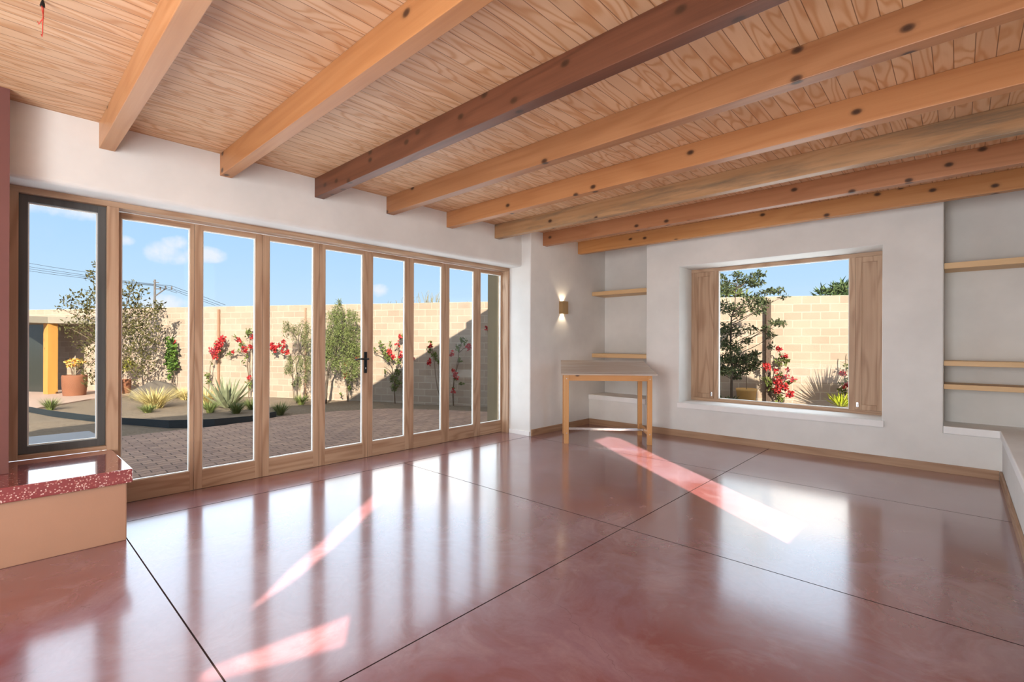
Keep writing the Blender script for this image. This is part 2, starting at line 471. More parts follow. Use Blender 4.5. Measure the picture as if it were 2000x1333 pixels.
agave_leaf = leaf_mat('agave_leaf', (0.200, 0.224, 0.128), (0.304, 0.320, 0.192))
lime_leaf = leaf_mat('lime_leaf', (0.378, 0.450, 0.027), (0.540, 0.594, 0.045))
palm_leaf = leaf_mat('palm_leaf', (0.063, 0.117, 0.045), (0.144, 0.198, 0.072))
twig_mat = flat('bare_twig', (0.30, 0.25, 0.12), 0.9)

# ================================================================== geometry helpers
def add_box(bm, lo, hi, bev=0.0, mtx=None):
    r = bmesh.ops.create_cube(bm, size=1.0)
    vs = r['verts']
    lo, hi = Vector(lo), Vector(hi)
    for v in vs:
        v.co = Vector([lo[i] + (v.co[i] + 0.5) * (hi[i] - lo[i]) for i in range(3)])
    if bev > 0:
        es = list({e for v in vs for e in v.link_edges})
        rr = bmesh.ops.bevel(bm, geom=es, offset=bev, segments=2, affect='EDGES', profile=0.6)
        vs = list({v for f in rr['faces'] for v in f.verts} | {v for v in vs if v.is_valid})
    if mtx is not None:
        for v in vs:
            v.co = mtx @ v.co
    return vs
def add_tube(bm, pts, rad, seg=6, cap=True):
    pts = [Vector(p) for p in pts]
    if not isinstance(rad, (list, tuple)):
        rad = [rad] * len(pts)
    rings = []
    up = Vector((0.13, 0.21, 1)).normalized()
    for i, p in enumerate(pts):
        d = (pts[min(i + 1, len(pts) - 1)] - pts[max(i - 1, 0)])
        d = d.normalized() if d.length > 1e-9 else Vector((0, 0, 1))
        a = d.cross(up)
        if a.length < 0.05:
            a = d.cross(Vector((1, 0, 0)))
        a.normalize()
        b = d.cross(a)
        rings.append([bm.verts.new(p + (a * math.cos(2 * math.pi * k / seg) + b * math.sin(2 * math.pi * k / seg)) * rad[i]) for k in range(seg)])
    for r0, r1 in zip(rings, rings[1:]):
        for k in range(seg):
            bm.faces.new((r0[k], r0[(k + 1) % seg], r1[(k + 1) % seg], r1[k]))
    if cap:
        bm.faces.new(list(reversed(rings[0])))
        bm.faces.new(rings[-1])
def add_lathe(bm, prof, seg=24, loc=(0, 0, 0)):
    rings = []
    for r, z in prof:
        rings.append([bm.verts.new((loc[0] + r * math.cos(2 * math.pi * k / seg), loc[1] + r * math.sin(2 * math.pi * k / seg), loc[2] + z)) for k in range(seg)])
    for r0, r1 in zip(rings, rings[1:]):
        for k in range(seg):
            bm.faces.new((r0[k], r0[(k + 1) % seg], r1[(k + 1) % seg], r1[k]))
    bm.faces.new(list(reversed(rings[0])))
    bm.faces.new(rings[-1])
def obj(name, bm, mat, parent=None, smooth=False, loc=None, rotz=0.0):
    bmesh.ops.recalc_face_normals(bm, faces=bm.faces)
    me = bpy.data.meshes.new(name)
    bm.to_mesh(me)
    bm.free()
    o = bpy.data.objects.new(name, me)
    me.materials.append(mat)
    if smooth:
        for p in me.polygons:
            p.use_smooth = True
    C.objects.link(o)
    if parent is not None:
        o.parent = parent
    if loc is not None:
        o.location = loc
    o.rotation_euler[2] = rotz
    return o
def raw(name, verts, faces, mat, parent=None, loc=None):
    me = bpy.data.meshes.new(name)
    me.from_pydata([tuple(v) for v in verts], [], faces)
    me.update()
    o = bpy.data.objects.new(name, me)
    me.materials.append(mat)
    C.objects.link(o)
    if parent is not None:
        o.parent = parent
    if loc is not None:
        o.location = loc
    return o
def box(name, lo, hi, mat, parent=None, bev=0.0, loc=None, rotz=0.0):
    bm = bmesh.new()
    add_box(bm, lo, hi, bev)
    return obj(name, bm, mat, parent, loc=loc, rotz=rotz)
def struct(o):
    o['kind'] = 'structure'
    return o
def tag(o, label, cat, group=None):
    o['label'] = label
    o['category'] = cat
    if group:
        o['group'] = group
    return o
def thing(name, label, cat, loc=(0, 0, 0), rotz=0.0, group=None):
    o = bpy.data.objects.new(name, None)
    o.empty_display_size = 0.1
    o.location = loc
    o.rotation_euler[2] = rotz
    C.objects.link(o)
    return tag(o, label, cat, group)
def sempty(name, loc=(0, 0, 0)):
    o = bpy.data.objects.new(name, None)
    o.empty_display_size = 0.1
    o.location = loc
    C.objects.link(o)
    o['kind'] = 'structure'
    return o

# ================================================================== room shell
CEIL = 2.885
XD = -4.92            # plane of the door glass
struct(box('floor', (-5.02, -3.0, -0.12), (0.7, 7.05, 0.0), mat_floor))
struct(box('ceiling', (-5.02, -3.1, CEIL), (0.72, 7.10, CEIL + 0.04), mat_ceil))

# wall over the doors (rounded lower edge), pier and lamp wall in one masonry piece
bm = bmesh.new()
vs = add_box(bm, (-5.02, 0.077, 2.385), (-4.57, 5.12, CEIL))
es = [e for e in bm.edges if all(abs(v.co.z - 2.385) < 1e-4 and abs(v.co.x + 4.57) < 1e-4 for v in e.verts)]
bmesh.ops.bevel(bm, geom=es, offset=0.035, segments=5, affect='EDGES', profile=0.5)
struct(obj('wall_left', bm, mat_plaster))
bm = bmesh.new()
n0 = set()
add_box(bm, (-5.02, 5.12, 0.0), (-4.40, 7.05, CEIL))
es = [e for e in bm.edges if e not in n0 and all(abs(v.co.y - 5.12) < 1e-4 and abs(v.co.x + 4.40) < 1e-4 for v in e.verts)]
bmesh.ops.bevel(bm, geom=es, offset=0.015, segments=4, affect='EDGES', profile=0.5)
struct(obj('wall_pier', bm, mat_plaster))
struct(box('wall_hearth', (-5.02, -3.0, 0.0), (-4.80, 0.077, CEIL), mat_plaster))

# thick far wall with the deep window opening, and the back walls of the two alcoves
def wall_hole(bm, x0, x1, z0, z1, y0, y1, hx0, hx1, hz0, hz1, bev):
    xs, zs = (x0, hx0, hx1, x1), (z0, hz0, hz1, z1)
    g = {}
    for k, y in enumerate((y0, y1)):
        for i, x in enumerate(xs):
            for j, z in enumerate(zs):
                g[i, j, k] = bm.verts.new((x, y, z))
    for i in range(3):
        for j in range(3):
            if i == 1 and j == 1:
                continue
            for k in (0, 1):
                bm.faces.new((g[i, j, k], g[i + 1, j, k], g[i + 1, j + 1, k], g[i, j + 1, k]))
    for i in range(3):
        bm.faces.new((g[i, 0, 0], g[i + 1, 0, 0], g[i + 1, 0, 1], g[i, 0, 1]))
        bm.faces.new((g[i, 3, 0], g[i + 1, 3, 0], g[i + 1, 3, 1], g[i, 3, 1]))
        bm.faces.new((g[0, i, 0], g[0, i + 1, 0], g[0, i + 1, 1], g[0, i, 1]))
        bm.faces.new((g[3, i, 0], g[3, i + 1, 0], g[3, i + 1, 1], g[3, i, 1]))
    hole = ((1, 1), (2, 1), (2, 2), (1, 2))
    for a in range(4):
        p, q = hole[a], hole[(a + 1) % 4]
        bm.faces.new((g[p[0], p[1], 0], g[q[0], q[1], 0], g[q[0], q[1], 1], g[p[0], p[1], 1]))
    bm.edges.ensure_lookup_table()
    sel = []
    for a in range(4):
        p, q = hole[a], hole[(a + 1) % 4]
        sel.append(bm.edges.get((g[p[0], p[1], 0], g[q[0], q[1], 0])))
    for i in (0, 3):
        for j in range(3):
            sel.append(bm.edges.get((g[i, j, 0], g[i, j + 1, 0])))
    bmesh.ops.recalc_face_normals(bm, faces=bm.faces)
    bmesh.ops.bevel(bm, geom=sel, offset=bev, segments=4, affect='EDGES', profile=0.5)
bm = bmesh.new()
wall_hole(bm, -3.40, -0.122, 0.0, CEIL, 6.58, 7.15, -2.896, -0.62, 0.475, 2.383, 0.012)
add_box(bm, (-0.16, 6.5795, 0.0), (0.3005, 6.62, 0.398))
add_box(bm, (-4.399, 6.5795, 0.0), (-3.36, 6.62, 0.398))
struct(obj('wall_far', bm, mat_plaster))
struct(box('wall_alcove_left', (-5.02, 7.05, 0.0), (-3.401, 7.15, CEIL), mat_plaster))
struct(box('wall_alcove_right', (-0.121, 7.00, 0.0), (0.75, 7.15, CEIL), mat_plaster))

# right wall and back wall, each pierced by unseen slots shaped to throw the sun patches
def back_to(p, axis, val):
    p = Vector(p)
    k = (p[axis] - val) / SUN_D[axis]
    return p - SUN_D * k
def pierced(bm, outer, holes, thick):
    """outer and holes: closed loops of 3D points in one plane"""
    es = []
    for loop in [outer] + holes:
        vv = [bm.verts.new(p) for p in loop]
        es += [bm.edges.new((vv[i], vv[(i + 1) % len(vv)])) for i in range(len(vv))]
    r = bmesh.ops.triangle_fill(bm, edges=es, use_beauty=True)
    fs = [f for f in r['geom'] if isinstance(f, bmesh.types.BMFace)]
    ex = bmesh.ops.extrude_face_region(bm, geom=fs)
    for v in [g for g in ex['geom'] if isinstance(g, bmesh.types.BMVert)]:
        v.co += Vector(thick)
XR, XS = 0.70, 0.20
bm = bmesh.new()
pierced(bm, [(XR, -0.25, 0), (XR, 7.0, 0), (XR, 7.0, CEIL), (XR, -0.25, CEIL)],
        [[(XR, 2.437, 0.99), (XR, 2.94, 0.99), (XR, 2.94, 2.80), (XR, 2.437, 2.80)]], (0.02, 0, 0))
# outlines on the floor of the two slanting slivers of sun, and of the spot on the hearth
sliver = [(-2.492, 0.80), (-2.806, 1.146), (-3.129, 1.548), (-3.69, 2.237), (-4.209, 2.972), (-4.224, 3.194), (-3.966, 2.874), (-3.426, 2.124), (-2.945, 1.526), (-2.674, 1.147)]
wedge = [(-2.185, 0.547), (-2.203, 0.617), (-2.141, 1.171), (-1.934, 1.032), (-2.063, 0.686), (-2.112, 0.557)]
holes = [[tuple(back_to((x, y, 0), 0, XS)) for x, y in loop] for loop in (sliver, wedge)]
holes[0] = [(x, y, min(z, CEIL - 0.02)) for x, y, z in holes[0]]
struct(obj('wall_right', bm, mat_plaster))
struct(box('wall_return', (XS, -0.27, 0.0), (XR + 0.02, -0.25, CEIL), mat_plaster))
bm = bmesh.new()
pierced(bm, [(XS, -3.1, 0), (XS, -0.25, 0), (XS, -0.25, CEIL), (XS, -3.1, CEIL)], holes, (0.02, 0, 0))
struct(obj('wall_right_near', bm, mat_plaster))
bm = bmesh.new()
spot = [tuple(back_to(p, 1, -3.0)) for p in ((-4.0, -0.30, 0.22), (-4.0, 0.085, 0.22), (-4.0, 0.085, -0.01), (-4.0, -0.30, -0.01))]
spot = [(min(x, XS - 0.02), y, min(z, CEIL - 0.03)) for x, y, z in spot]
pierced(bm, [(-5.02, -3.0, 0), (XS, -3.0, 0), (XS, -3.0, CEIL), (-5.02, -3.0, CEIL)], [spot], (0, -0.02, 0))
struct(obj('wall_back', bm, mat_plaster))

# outer skin of the house: flat roof, parapet on the garden side, olive stucco wing beside the doors
struct(box('trim_parapet', (-5.12, -3.1, 2.72), (-5.03, 5.16, 3.30), mat_olive))
struct(box('wall_wing', (-5.30, 5.165, -0.05), (-5.03, 7.15, 3.30), mat_olive))

# ------------------------------------------------------------------ door wall joinery
PY = 0.564
Y0 = 0.645
fr = struct(box('trim_head', (-5.0, 0.078, 2.343), (-4.80, 5.118, 2.384), mat_oak_y))
struct(box('trim_jamb_left', (-5.0, 0.078, 0.47), (-4.80, 0.126, 2.342), mat_oak_v))
struct(box('trim_post', (-5.0, 0.602, 0.0), (-4.80, 0.672, 2.342), mat_oak_v))
struct(box('trim_jamb_right', (-5.0, 5.088, 0.0), (-4.80, 5.118, 2.342), mat_oak_v))
struct(box('trim_sill', (-5.0, 0.127, 0.47), (-4.80, 0.601, 0.499), mat_oak_y))
def frame_rect(name, x0, x1, y0, y1, z0, z1, st, top, bot, mats, parent, bead=True, pane_x=None):
    """four-sided leaf in a plane of constant x, with bead and pane"""
    bm = bmesh.new()
    add_box(bm, (x0, y0, z0), (x1, y0 + st, z1), 0.002)
    add_box(bm, (x0, y1 - st, z0), (x1, y1, z1), 0.002)
    a = obj('stile', bm, mats[0], parent)
    bm = bmesh.new()
    add_box(bm, (x0, y0 + st, z1 - top), (x1, y1 - st, z1))
    add_box(bm, (x0, y0 + st, z0), (x1, y1 - st, z0 + bot))
    obj('rail', bm, mats[1], parent)
    px = pane_x if pane_x is not None else (x0 + x1) / 2
    if bead:
        bm = bmesh.new()
        w, e = 0.008, 0.012
        ya, yb, za, zb = y0 + st, y1 - st, z0 + bot, z1 - top
        add_box(bm, (px - e, ya, za), (px + e, ya + w, zb))
        add_box(bm, (px - e, yb - w, za), (px + e, yb, zb))
        add_box(bm, (px - e, ya + w, za), (px + e, yb - w, za + w))
        add_box(bm, (px - e, ya + w, zb - w), (px + e, yb - w, zb))
        obj('glazing_bead', bm, mat_white_bead, parent)
    box('glass_pane', (px - 0.003, y0 + st, z0 + bot), (px + 0.003, y1 - st, z1 - top), mat_glass, parent)
    return a
for i in range(8):
    d = sempty('door_%d' % (i + 1))
    ya = Y0 + i * PY + (0.0 if i == 0 else 0.0015)
    yb = Y0 + (i + 1) * PY - 0.0015
    if i == 7:
        yb = 5.13
    if i == 0:
        ya = 0.674
    frame_rect('door', -4.965, -4.92, ya, yb, 0.003, 2.336, 0.031 if i == 0 else 0.061, 0.045, 0.165, (mat_oak_v, mat_oak_y), d)
    if i == 3:
        bm = bmesh.new()
        add_box(bm, (-4.92, yb - 0.047, 0.955), (-4.911, yb - 0.012, 1.195), 0.004)
        hb = obj('handle_plate', bm, mat_black, d)
        bm = bmesh.new()
        yc = yb - 0.03
        add_tube(bm, [(-4.911, yc, 1.115), (-4.850, yc, 1.115)], 0.009, 10)
        add_tube(bm, [(-4.864, yc + 0.006, 1.115), (-4.850, yc - 0.02, 1.115), (-4.846, yc - 0.09, 1.118), (-4.850, yc - 0.165, 1.112)], [0.009, 0.010, 0.009, 0.007], 10)
        obj('handle_lever', bm, mat_black, d, True)
        bm = bmesh.new()
        add_box(bm, (-4.9112, yc - 0.006, 1.0), (-4.9085, yc + 0.006, 1.022), 0.001)
        obj('lock_cylinder', bm, mat_steel, d)
w1 = sempty('window_1')
frame_rect('window', -4.90, -4.85, 0.127, 0.601, 0.50, 2.342, 0.047, 0.05, 0.053, (mat_greywood, mat_greywood), w1, True, -4.885)

# ------------------------------------------------------------------ far window: oak frame, fixed pane, two boarded vents
w2 = sempty('window_2')
FY0, FY1 = 7.0, 7.07
X0w, X1w, Z0w, Z1w = -2.896, -0.62, 0.477, 2.381
bm = bmesh.new()
add_box(bm, (X0w, FY0, Z0w), (X1w, FY1, 0.520))
add_box(bm, (X0w, FY0, 2.335), (X1w, FY1, Z1w))
obj('rail', bm, mat_oak_x, w2)
bm = bmesh.new()
for xa, xb in ((X0w, -2.862), (-2.572, -2.514), (-0.975, -0.915), (-0.640, X1w)):
    add_box(bm, (xa, FY0, 0.520), (xb, FY1, 2.335))
obj('mullion', bm, mat_oak_v, w2)
bm = bmesh.new()
xa, xb, za, zb, w = -2.514, -0.975, 0.520, 2.335, 0.009
add_box(bm, (xa, 7.02, za), (xa + w, 7.06, zb))
add_box(bm, (xb - w, 7.02, za), (xb, 7.06, zb))
add_box(bm, (xa + w, 7.02, za), (xb - w, 7.06, za + w))
add_box(bm, (xa + w, 7.02, zb - w), (xb - w, 7.06, zb))
obj('glazing_bead', bm, mat_white_bead, w2)
box('glass_pane', (xa, 7.037, za), (xb, 7.043, zb), mat_glass, w2)
for xa, xb in ((-2.860, -2.574), (-0.913, -0.642)):
    bm = bmesh.new()
    st = 0.062
    za, zb = 0.522, 2.333
    add_box(bm, (xa, FY0 - 0.004, za), (xa + st, FY1 - 0.01, zb), 0.002)
    add_box(bm, (xb - st, FY0 - 0.004, za), (xb, FY1 - 0.01, zb), 0.002)
    add_box(bm, (xa + st, FY0 - 0.004, za), (xb - st, FY1 - 0.01, za + st), 0.002)
    add_box(bm, (xa + st, FY0 - 0.004, zb - st), (xb - st, FY1 - 0.01, zb), 0.002)
    v = obj('vent_panel', bm, mat_oak_v, w2)
    bm = bmesh.new()
    add_box(bm, (xa + st, FY0 + 0.010, za + st), (xb - st, FY1 - 0.02, zb - st))
    obj('panel_board', bm, mat_oak_v, v)
    bm = bmesh.new()
    lx = xb - 0.03 if xa < -2 else xa + 0.022
    add_box(bm, (lx - 0.012, FY0 - 0.010, za + 0.03), (lx + 0.012, FY0 - 0.003, za + 0.09), 0.003)
    add_tube(bm, [(lx, FY0 - 0.008, za + 0.07), (lx, FY0 - 0.022, za + 0.072), (lx, FY0 - 0.024, za + 0.035)], 0.005, 8)
    obj('latch', bm, mat_steel, v)
bm = bmesh.new()
add_box(bm, (-2.896, 6.575, 0.402), (-0.62, 7.0, 0.476))
bmesh.ops.delete(bm, geom=list(bm.verts), context='VERTS')
add_box(bm, (-2.912, 6.545, 0.402), (-0.600, 6.579, 0.474), 0.006)
struct(obj('trim_window_sill', bm, mat_sill))
bm = bmesh.new()
add_box(bm, (-2.892, 6.58, 0.4752), (-0.624, 6.999, 0.4765))
struct(obj('trim_window_stool', bm, mat_sill))

# ------------------------------------------------------------------ baseboards
BH = 0.088
struct(box('baseboard_far', (-4.38, 6.560, 0.0), (0.28, 6.58, BH), mat_base_x, bev=0.002))
struct(box('baseboard_left', (-4.40, 5.14, 0.0), (-4.382, 6.559, BH), mat_base_y, bev=0.002))
struct(box('baseboard_pier', (-4.79, 5.104, 0.0), (-4.405, 5.12, 0.06), mat_sill, bev=0.002))
struct(box('baseboard_right', (0.282, -0.24, 0.0), (0.30, 6.559, BH), mat_base_y, bev=0.002))

# ------------------------------------------------------------------ built-in plaster benches
pb = thing('plaster_bench', 'long white plaster bench with thick lip running along the right wall', 'bench', (0.5, 3.2, 0))
bm = bmesh.new()
add_box(bm, (0.3015 - 0.5, -0.24 - 3.2, 0), (0.698 - 0.5, 7.0 - 3.2, 0.398))
add_box(bm, (-0.121 - 0.5, 6.622 - 3.2, 0), (0.302 - 0.5, 7.0 - 3.2, 0.398))
obj('bench_body', bm, mat_plaster, pb)
bm = bmesh.new()
L = [(-0.121, 6.555), (0.285, 6.555), (0.285, -0.24), (0.698, -0.24), (0.698, 7.0), (-0.121, 7.0)]
lo = [bm.verts.new((x - 0.5, y - 3.2, 0.399)) for x, y in L]
f = bm.faces.new(lo)
ex = bmesh.ops.extrude_face_region(bm, geom=[f])
for v in [g for g in ex['geom'] if isinstance(g, bmesh.types.BMVert)]:
    v.co.z = 0.474
es = [e for e in bm.edges if any(abs(v.co.x + 0.215) < 1e-4 or abs(v.co.y - 3.355) < 1e-4 for v in e.verts) and all(abs(v.co.x + 0.215) < 1e-4 or abs(v.co.y - 3.355) < 1e-4 for v in e.verts)]
bmesh.ops.bevel(bm, geom=es, offset=0.008, segments=3, affect='EDGES', profile=0.5)
obj('bench_top', bm, mat_sill, pb)
nb = thing('plaster_ledge', 'low white plaster ledge filling the left alcove behind the drafting table', 'ledge', (-3.9, 6.8, 0))
box('ledge_body', (-0.498, -0.178, 0), (0.498, 0.248, 0.398), mat_plaster, nb)
box('ledge_top', (-0.50, -0.235, 0.399), (0.498, 0.248, 0.476), mat_sill, nb, 0.006)

# ------------------------------------------------------------------ alcove shelves
def shelf(label, x0, x1, y0, y1, z0, z1, grp):
    o = box('wall_shelf', (0, 0, 0), (x1 - x0, y1 - y0, z1 - z0), mat_shelf, None, 0.003, (x0, y0, z0))
    tag(o, label, 'shelf', grp)
shelf('pale pine shelf high in the left alcove, right of the wall lamp', -4.399, -3.402, 6.66, 7.049, 2.072, 2.135, 'shelves in the left alcove')
shelf('pale pine shelf low in the left alcove, just above the drafting table', -4.399, -3.402, 6.66, 7.049, 1.072, 1.135, 'shelves in the left alcove')
shelf('pale pine shelf at the top of the right alcove under the beam', -0.12, 0.699, 6.62, 6.999, 2.072, 2.132, 'shelves in the right alcove')
shelf('pale pine shelf in the middle of the right alcove, upper of the close pair', -0.12, 0.699, 6.62, 6.999, 1.083, 1.133, 'shelves in the right alcove')
shelf('pale pine shelf lowest in the right alcove, next above the plaster bench', -0.12, 0.699, 6.62, 6.999, 0.846, 0.896, 'shelves in the right alcove')

# ------------------------------------------------------------------ ceiling beams
BZ = 2.700
BEAM = [  # y, left end, light, dark, knots, stain, label
    (0.525, -4.569, (0.516, 0.264, 0.122), (0.378, 0.160, 0.057), 0.10, None, 'light tan ceiling beam at far left, first above the grey window'),
    (1.303, -4.569, (0.482, 0.224, 0.087), (0.344, 0.132, 0.042), 0.16, None, 'orange tan ceiling beam second from left, between pale and dark brown beams'),
    (2.117, -4.569, (0.181, 0.068, 0.034), (0.073, 0.024, 0.012), 0.42, None, 'dark brown knotty ceiling beam, the darkest of all'),
    (2.912, -4.569, (0.396, 0.184, 0.080), (0.267, 0.104, 0.038), 0.20, None, 'mid brown ceiling beam just right of the dark brown one'),
    (3.750, -4.569, (0.499, 0.232, 0.095), (0.370, 0.144, 0.049), 0.20, None, 'orange ceiling beam between the mid brown and the grey streaked beams'),
    (4.575, -4.569, (0.464, 0.272, 0.137), (0.327, 0.164, 0.068), 0.06, (0.215, 0.148, 0.091), 'grey streaked weathered ceiling beam with dull stains along it'),
    (5.385, -4.399, (0.430, 0.192, 0.087), (0.292, 0.112, 0.046), 0.40, None, 'reddish knotty ceiling beam second from the window wall, ending above the wall lamp'),
    (6.255, -4.399, (0.533, 0.264, 0.099), (0.396, 0.160, 0.049), 0.18, None, 'golden ceiling beam nearest the window wall, above the alcove shelves'),
]
for i, (y, xl, li, dk, kn, st, lab) in enumerate(BEAM):
    mt = wood('beam_wood_%d' % i, li, dk, 0, 22, kn, 0.42, 0.6, stain=st)
    ln = (XR if y > -0.2 else XS) - 0.001 - xl
    o = box('ceiling_beam', (0, 0, 0), (ln, 0.090, CEIL - BZ - 0.0005), mt, None, 0.004, (xl, y, BZ))
    tag(o, lab, 'beam', 'ceiling beams')

# ------------------------------------------------------------------ loose wires hanging from the boards
wr = thing('ceiling_wire', 'loose red wires with a black connector dangling from the ceiling boards', 'wire', (-3.125, 0.158, CEIL))
bm = bmesh.new()
add_tube(bm, [(0, 0, 0), (0.002, 0, -0.016), (0.0, -0.001, -0.03)], [0.004, 0.008, 0.010], 8)
obj('connector', bm, mat_black, wr)
bm = bmesh.new()
add_tube(bm, [(-0.006, 0.003, -0.03), (-0.008, 0.003, -0.045), (-0.003, 0.002, -0.062), (0.004, 0.001, -0.08), (0.002, 0.0, -0.11), (-0.004, 0, -0.15), (-0.009, -0.002, -0.166), (-0.013, -0.004, -0.155)], 0.0022, 6)
add_tube(bm, [(0.006, -0.003, -0.03), (0.003, -0.002, -0.05), (-0.003, 0.001, -0.064), (0.003, 0.003, -0.082), (-0.010, -0.006, -0.096), (-0.022, -0.012, -0.108), (-0.020, -0.016, -0.098)], 0.0022, 6)
obj('red_lead', bm, mat_wire, wr, True)

# ------------------------------------------------------------------ wall lamp
sc = thing('wall_lamp', 'small brass box wall lamp glowing up and down on the white wall', 'lamp', (-4.40, 5.845, 1.835))
bm = bmesh.new()
w, dpt, hh = 0.068, 0.068, 0.094
pr = [(0.001, -w), (dpt, -w), (dpt, w), (0.001, w), (0.001, w - 0.004), (dpt - 0.004, w - 0.004), (dpt - 0.004, -w + 0.004), (0.001, -w + 0.004)]
lo = [bm.verts.new((x, y, -hh)) for x, y in pr]
hi = [bm.verts.new((x, y, hh)) for x, y in pr]
for k in range(8):
    bm.faces.new((lo[k], lo[(k + 1) % 8], hi[(k + 1) % 8], hi[k]))
for ring in (lo, hi):
    for q in ((0, 1, 6, 7), (1, 2, 5, 6), (2, 3, 4, 5)):
        bm.faces.new([ring[j] for j in q])
obj('lamp_housing', bm, mat_brass, sc)
mb, tb, bb = new_mat('lamp_glow')
bb.inputs['Emission Color'].default_value = (1.0, 0.82, 0.55, 1)
bb.inputs['Emission Strength'].default_value = 8.0
bm = bmesh.new()
add_box(bm, (0.014, -0.03, -0.05), (0.05, 0.03, 0.05), 0.008)
obj('bulb', bm, mb, sc)
for sgn in (1, -1):
    l = bpy.data.lights.new('lamp_spot', 'SPOT')
    l.energy = 5.0
    l.color = (1.0, 0.80, 0.55)
    l.spot_size = math.radians(95)
    l.spot_blend = 0.6
    l.shadow_soft_size = 0.012
    o = bpy.data.objects.new('lamp_spot', l)
    C.objects.link(o)
    o.parent = sc
    o.location = (0.030, 0, sgn * 0.060)
    o.rotation_euler = (math.pi if sgn > 0 else 0, 0, 0)

# ------------------------------------------------------------------ drafting table
TA = math.radians(38.8)
tb_ = thing('drafting_table', 'tall honey pine drafting table with a tilted worn grey top in the alcove corner', 'table', (-3.75, 5.09, 0), TA)
LW = 0.058
TW, TD = 1.090, 0.68
ztop = lambda y: 0.893 + (y + 0.05) * 0.185          # underside of the sloping board
def leg(x, y, h0, h1):
    bm = bmesh.new()
    vs = add_box(bm, (x, y, 0), (x + LW, y + LW, 1.0), 0.0)
    for v in vs:
        if v.co.z > 0.5:
            v.co.z = h0 if v.co.y < y + LW / 2 else h1
    es = [e for e in bm.edges if abs(e.verts[0].co.z - e.verts[1].co.z) > 0.3]
    bmesh.ops.bevel(bm, geom=es, offset=0.003, segments=1, affect='EDGES')
    return obj('leg', bm, mat_table_leg, tb_)
for x in (-LW / 2, TW - LW * 1.0):
    for y in (-LW / 2, TD - LW):
        lg = leg(x, y, ztop(y), ztop(y + LW))
        for z in ((ztop(y) - 0.055), 0.135):
            if y < 0.1:
                bm = bmesh.new()
                add_tube(bm, [(x + LW / 2, y - 0.002, z), (x + LW / 2, y + 0.003, z)], 0.007, 10)
                obj('bolt', bm, mat_steel, lg)
# sloped board
bm = bmesh.new()
pts = [(-0.075, -0.075), (TW + 0.055, -0.075), (TW + 0.03, TD + 0.03), (-0.055, TD + 0.03)]
lo = [bm.verts.new((x, y, ztop(y) + 0.001)) for x, y in pts]
hi = [bm.verts.new((x, y, ztop(y) + 0.019)) for x, y in pts]
bm.faces.new(lo)
bm.faces.new(hi)
for k in range(4):
    bm.faces.new((lo[k], lo[(k + 1) % 4], hi[(k + 1) % 4], hi[k]))
obj('tabletop', bm, mat_table_top, tb_)
ya = -LW / 2 + 0.012
box('apron', (LW / 2, ya, ztop(ya) - 0.085), (TW - LW, ya + 0.022, ztop(ya) - 0.001), mat_table_rail, tb_, 0.002)
yb = TD - LW + 0.02
box('apron', (LW / 2, yb, ztop(yb) - 0.11), (TW - LW, yb + 0.022, ztop(yb) - 0.001), mat_table_rail, tb_, 0.002)
for x in (-LW / 2 + 0.018, TW - LW + 0.018):
    bm = bmesh.new()
    vs = add_box(bm, (x, LW / 2, 0), (x + 0.022, TD - LW, 1))
    for v in vs:
        v.co.z = ztop(v.co.y) - (0.002 if v.co.z > 0.5 else 0.085)
    obj('side_apron', bm, mat_table_rail_y, tb_)
    box('side_stretcher', (x, LW / 2, 0.105), (x + 0.022, TD - LW, 0.165), mat_table_rail_y, tb_, 0.002)
bm = bmesh.new()
add_box(bm, (-LW / 2 + 0.041, 0.30, 0.118), (TW - LW + 0.017, 0.335, 0.150), 0.004)
obj('footrest_bar', bm, mat_steel, tb_)

# ------------------------------------------------------------------ hearth bench and chimney
hb = thing('hearth_bench', 'low tan plaster hearth bench with a speckled red terrazzo slab under the grey window', 'bench', (-4.4, -0.4, 0))
bm = bmesh.new()
add_box(bm, (-4.798 + 4.4, -2.99 + 0.4, 0), (-4.0 + 4.4, 0.606 + 0.4, 0.378), 0.008)
obj('bench_body', bm, mat_clay, hb)
bm = bmesh.new()
add_box(bm, (-4.798 + 4.4, -2.99 + 0.4, 0.379), (-3.973 + 4.4, 0.632 + 0.4, 0.468), 0.006)
obj('terrazzo_slab', bm, mat_terrazzo, hb)
ch = box('chimney', (0, 0, 0), (0.42, 2.5, CEIL - 0.4695), mat_terra, None, 0.0, (-4.797, -2.425, 0.469))
tag(ch, 'rust red plastered chimney rising from the terrazzo slab at far left', 'chimney')

# ================================================================== garden
def at(px, py, d):
    """point in the garden seen in that direction at depth d (metres) from the standing place"""
    r = ray(px, py) * d
    return Vector((r.x, r.y, CAMH + r.z))
def gz(p, z=0.0):
    return Vector((p.x, p.y, z))
WA, WD = Vector((-11.595, 4.722)), Vector((0.8756, 0.4830))
def on_wall(px, py, off=0.0):
    """point against the masonry garden wall"""
    n = Vector((-WD.y, WD.x))
    r = ray(px, py)
    k = (WA.dot(n) - off) / Vector((r.x, r.y)).dot(n)
    return Vector((r.x * k, r.y * k, CAMH + r.z * k))

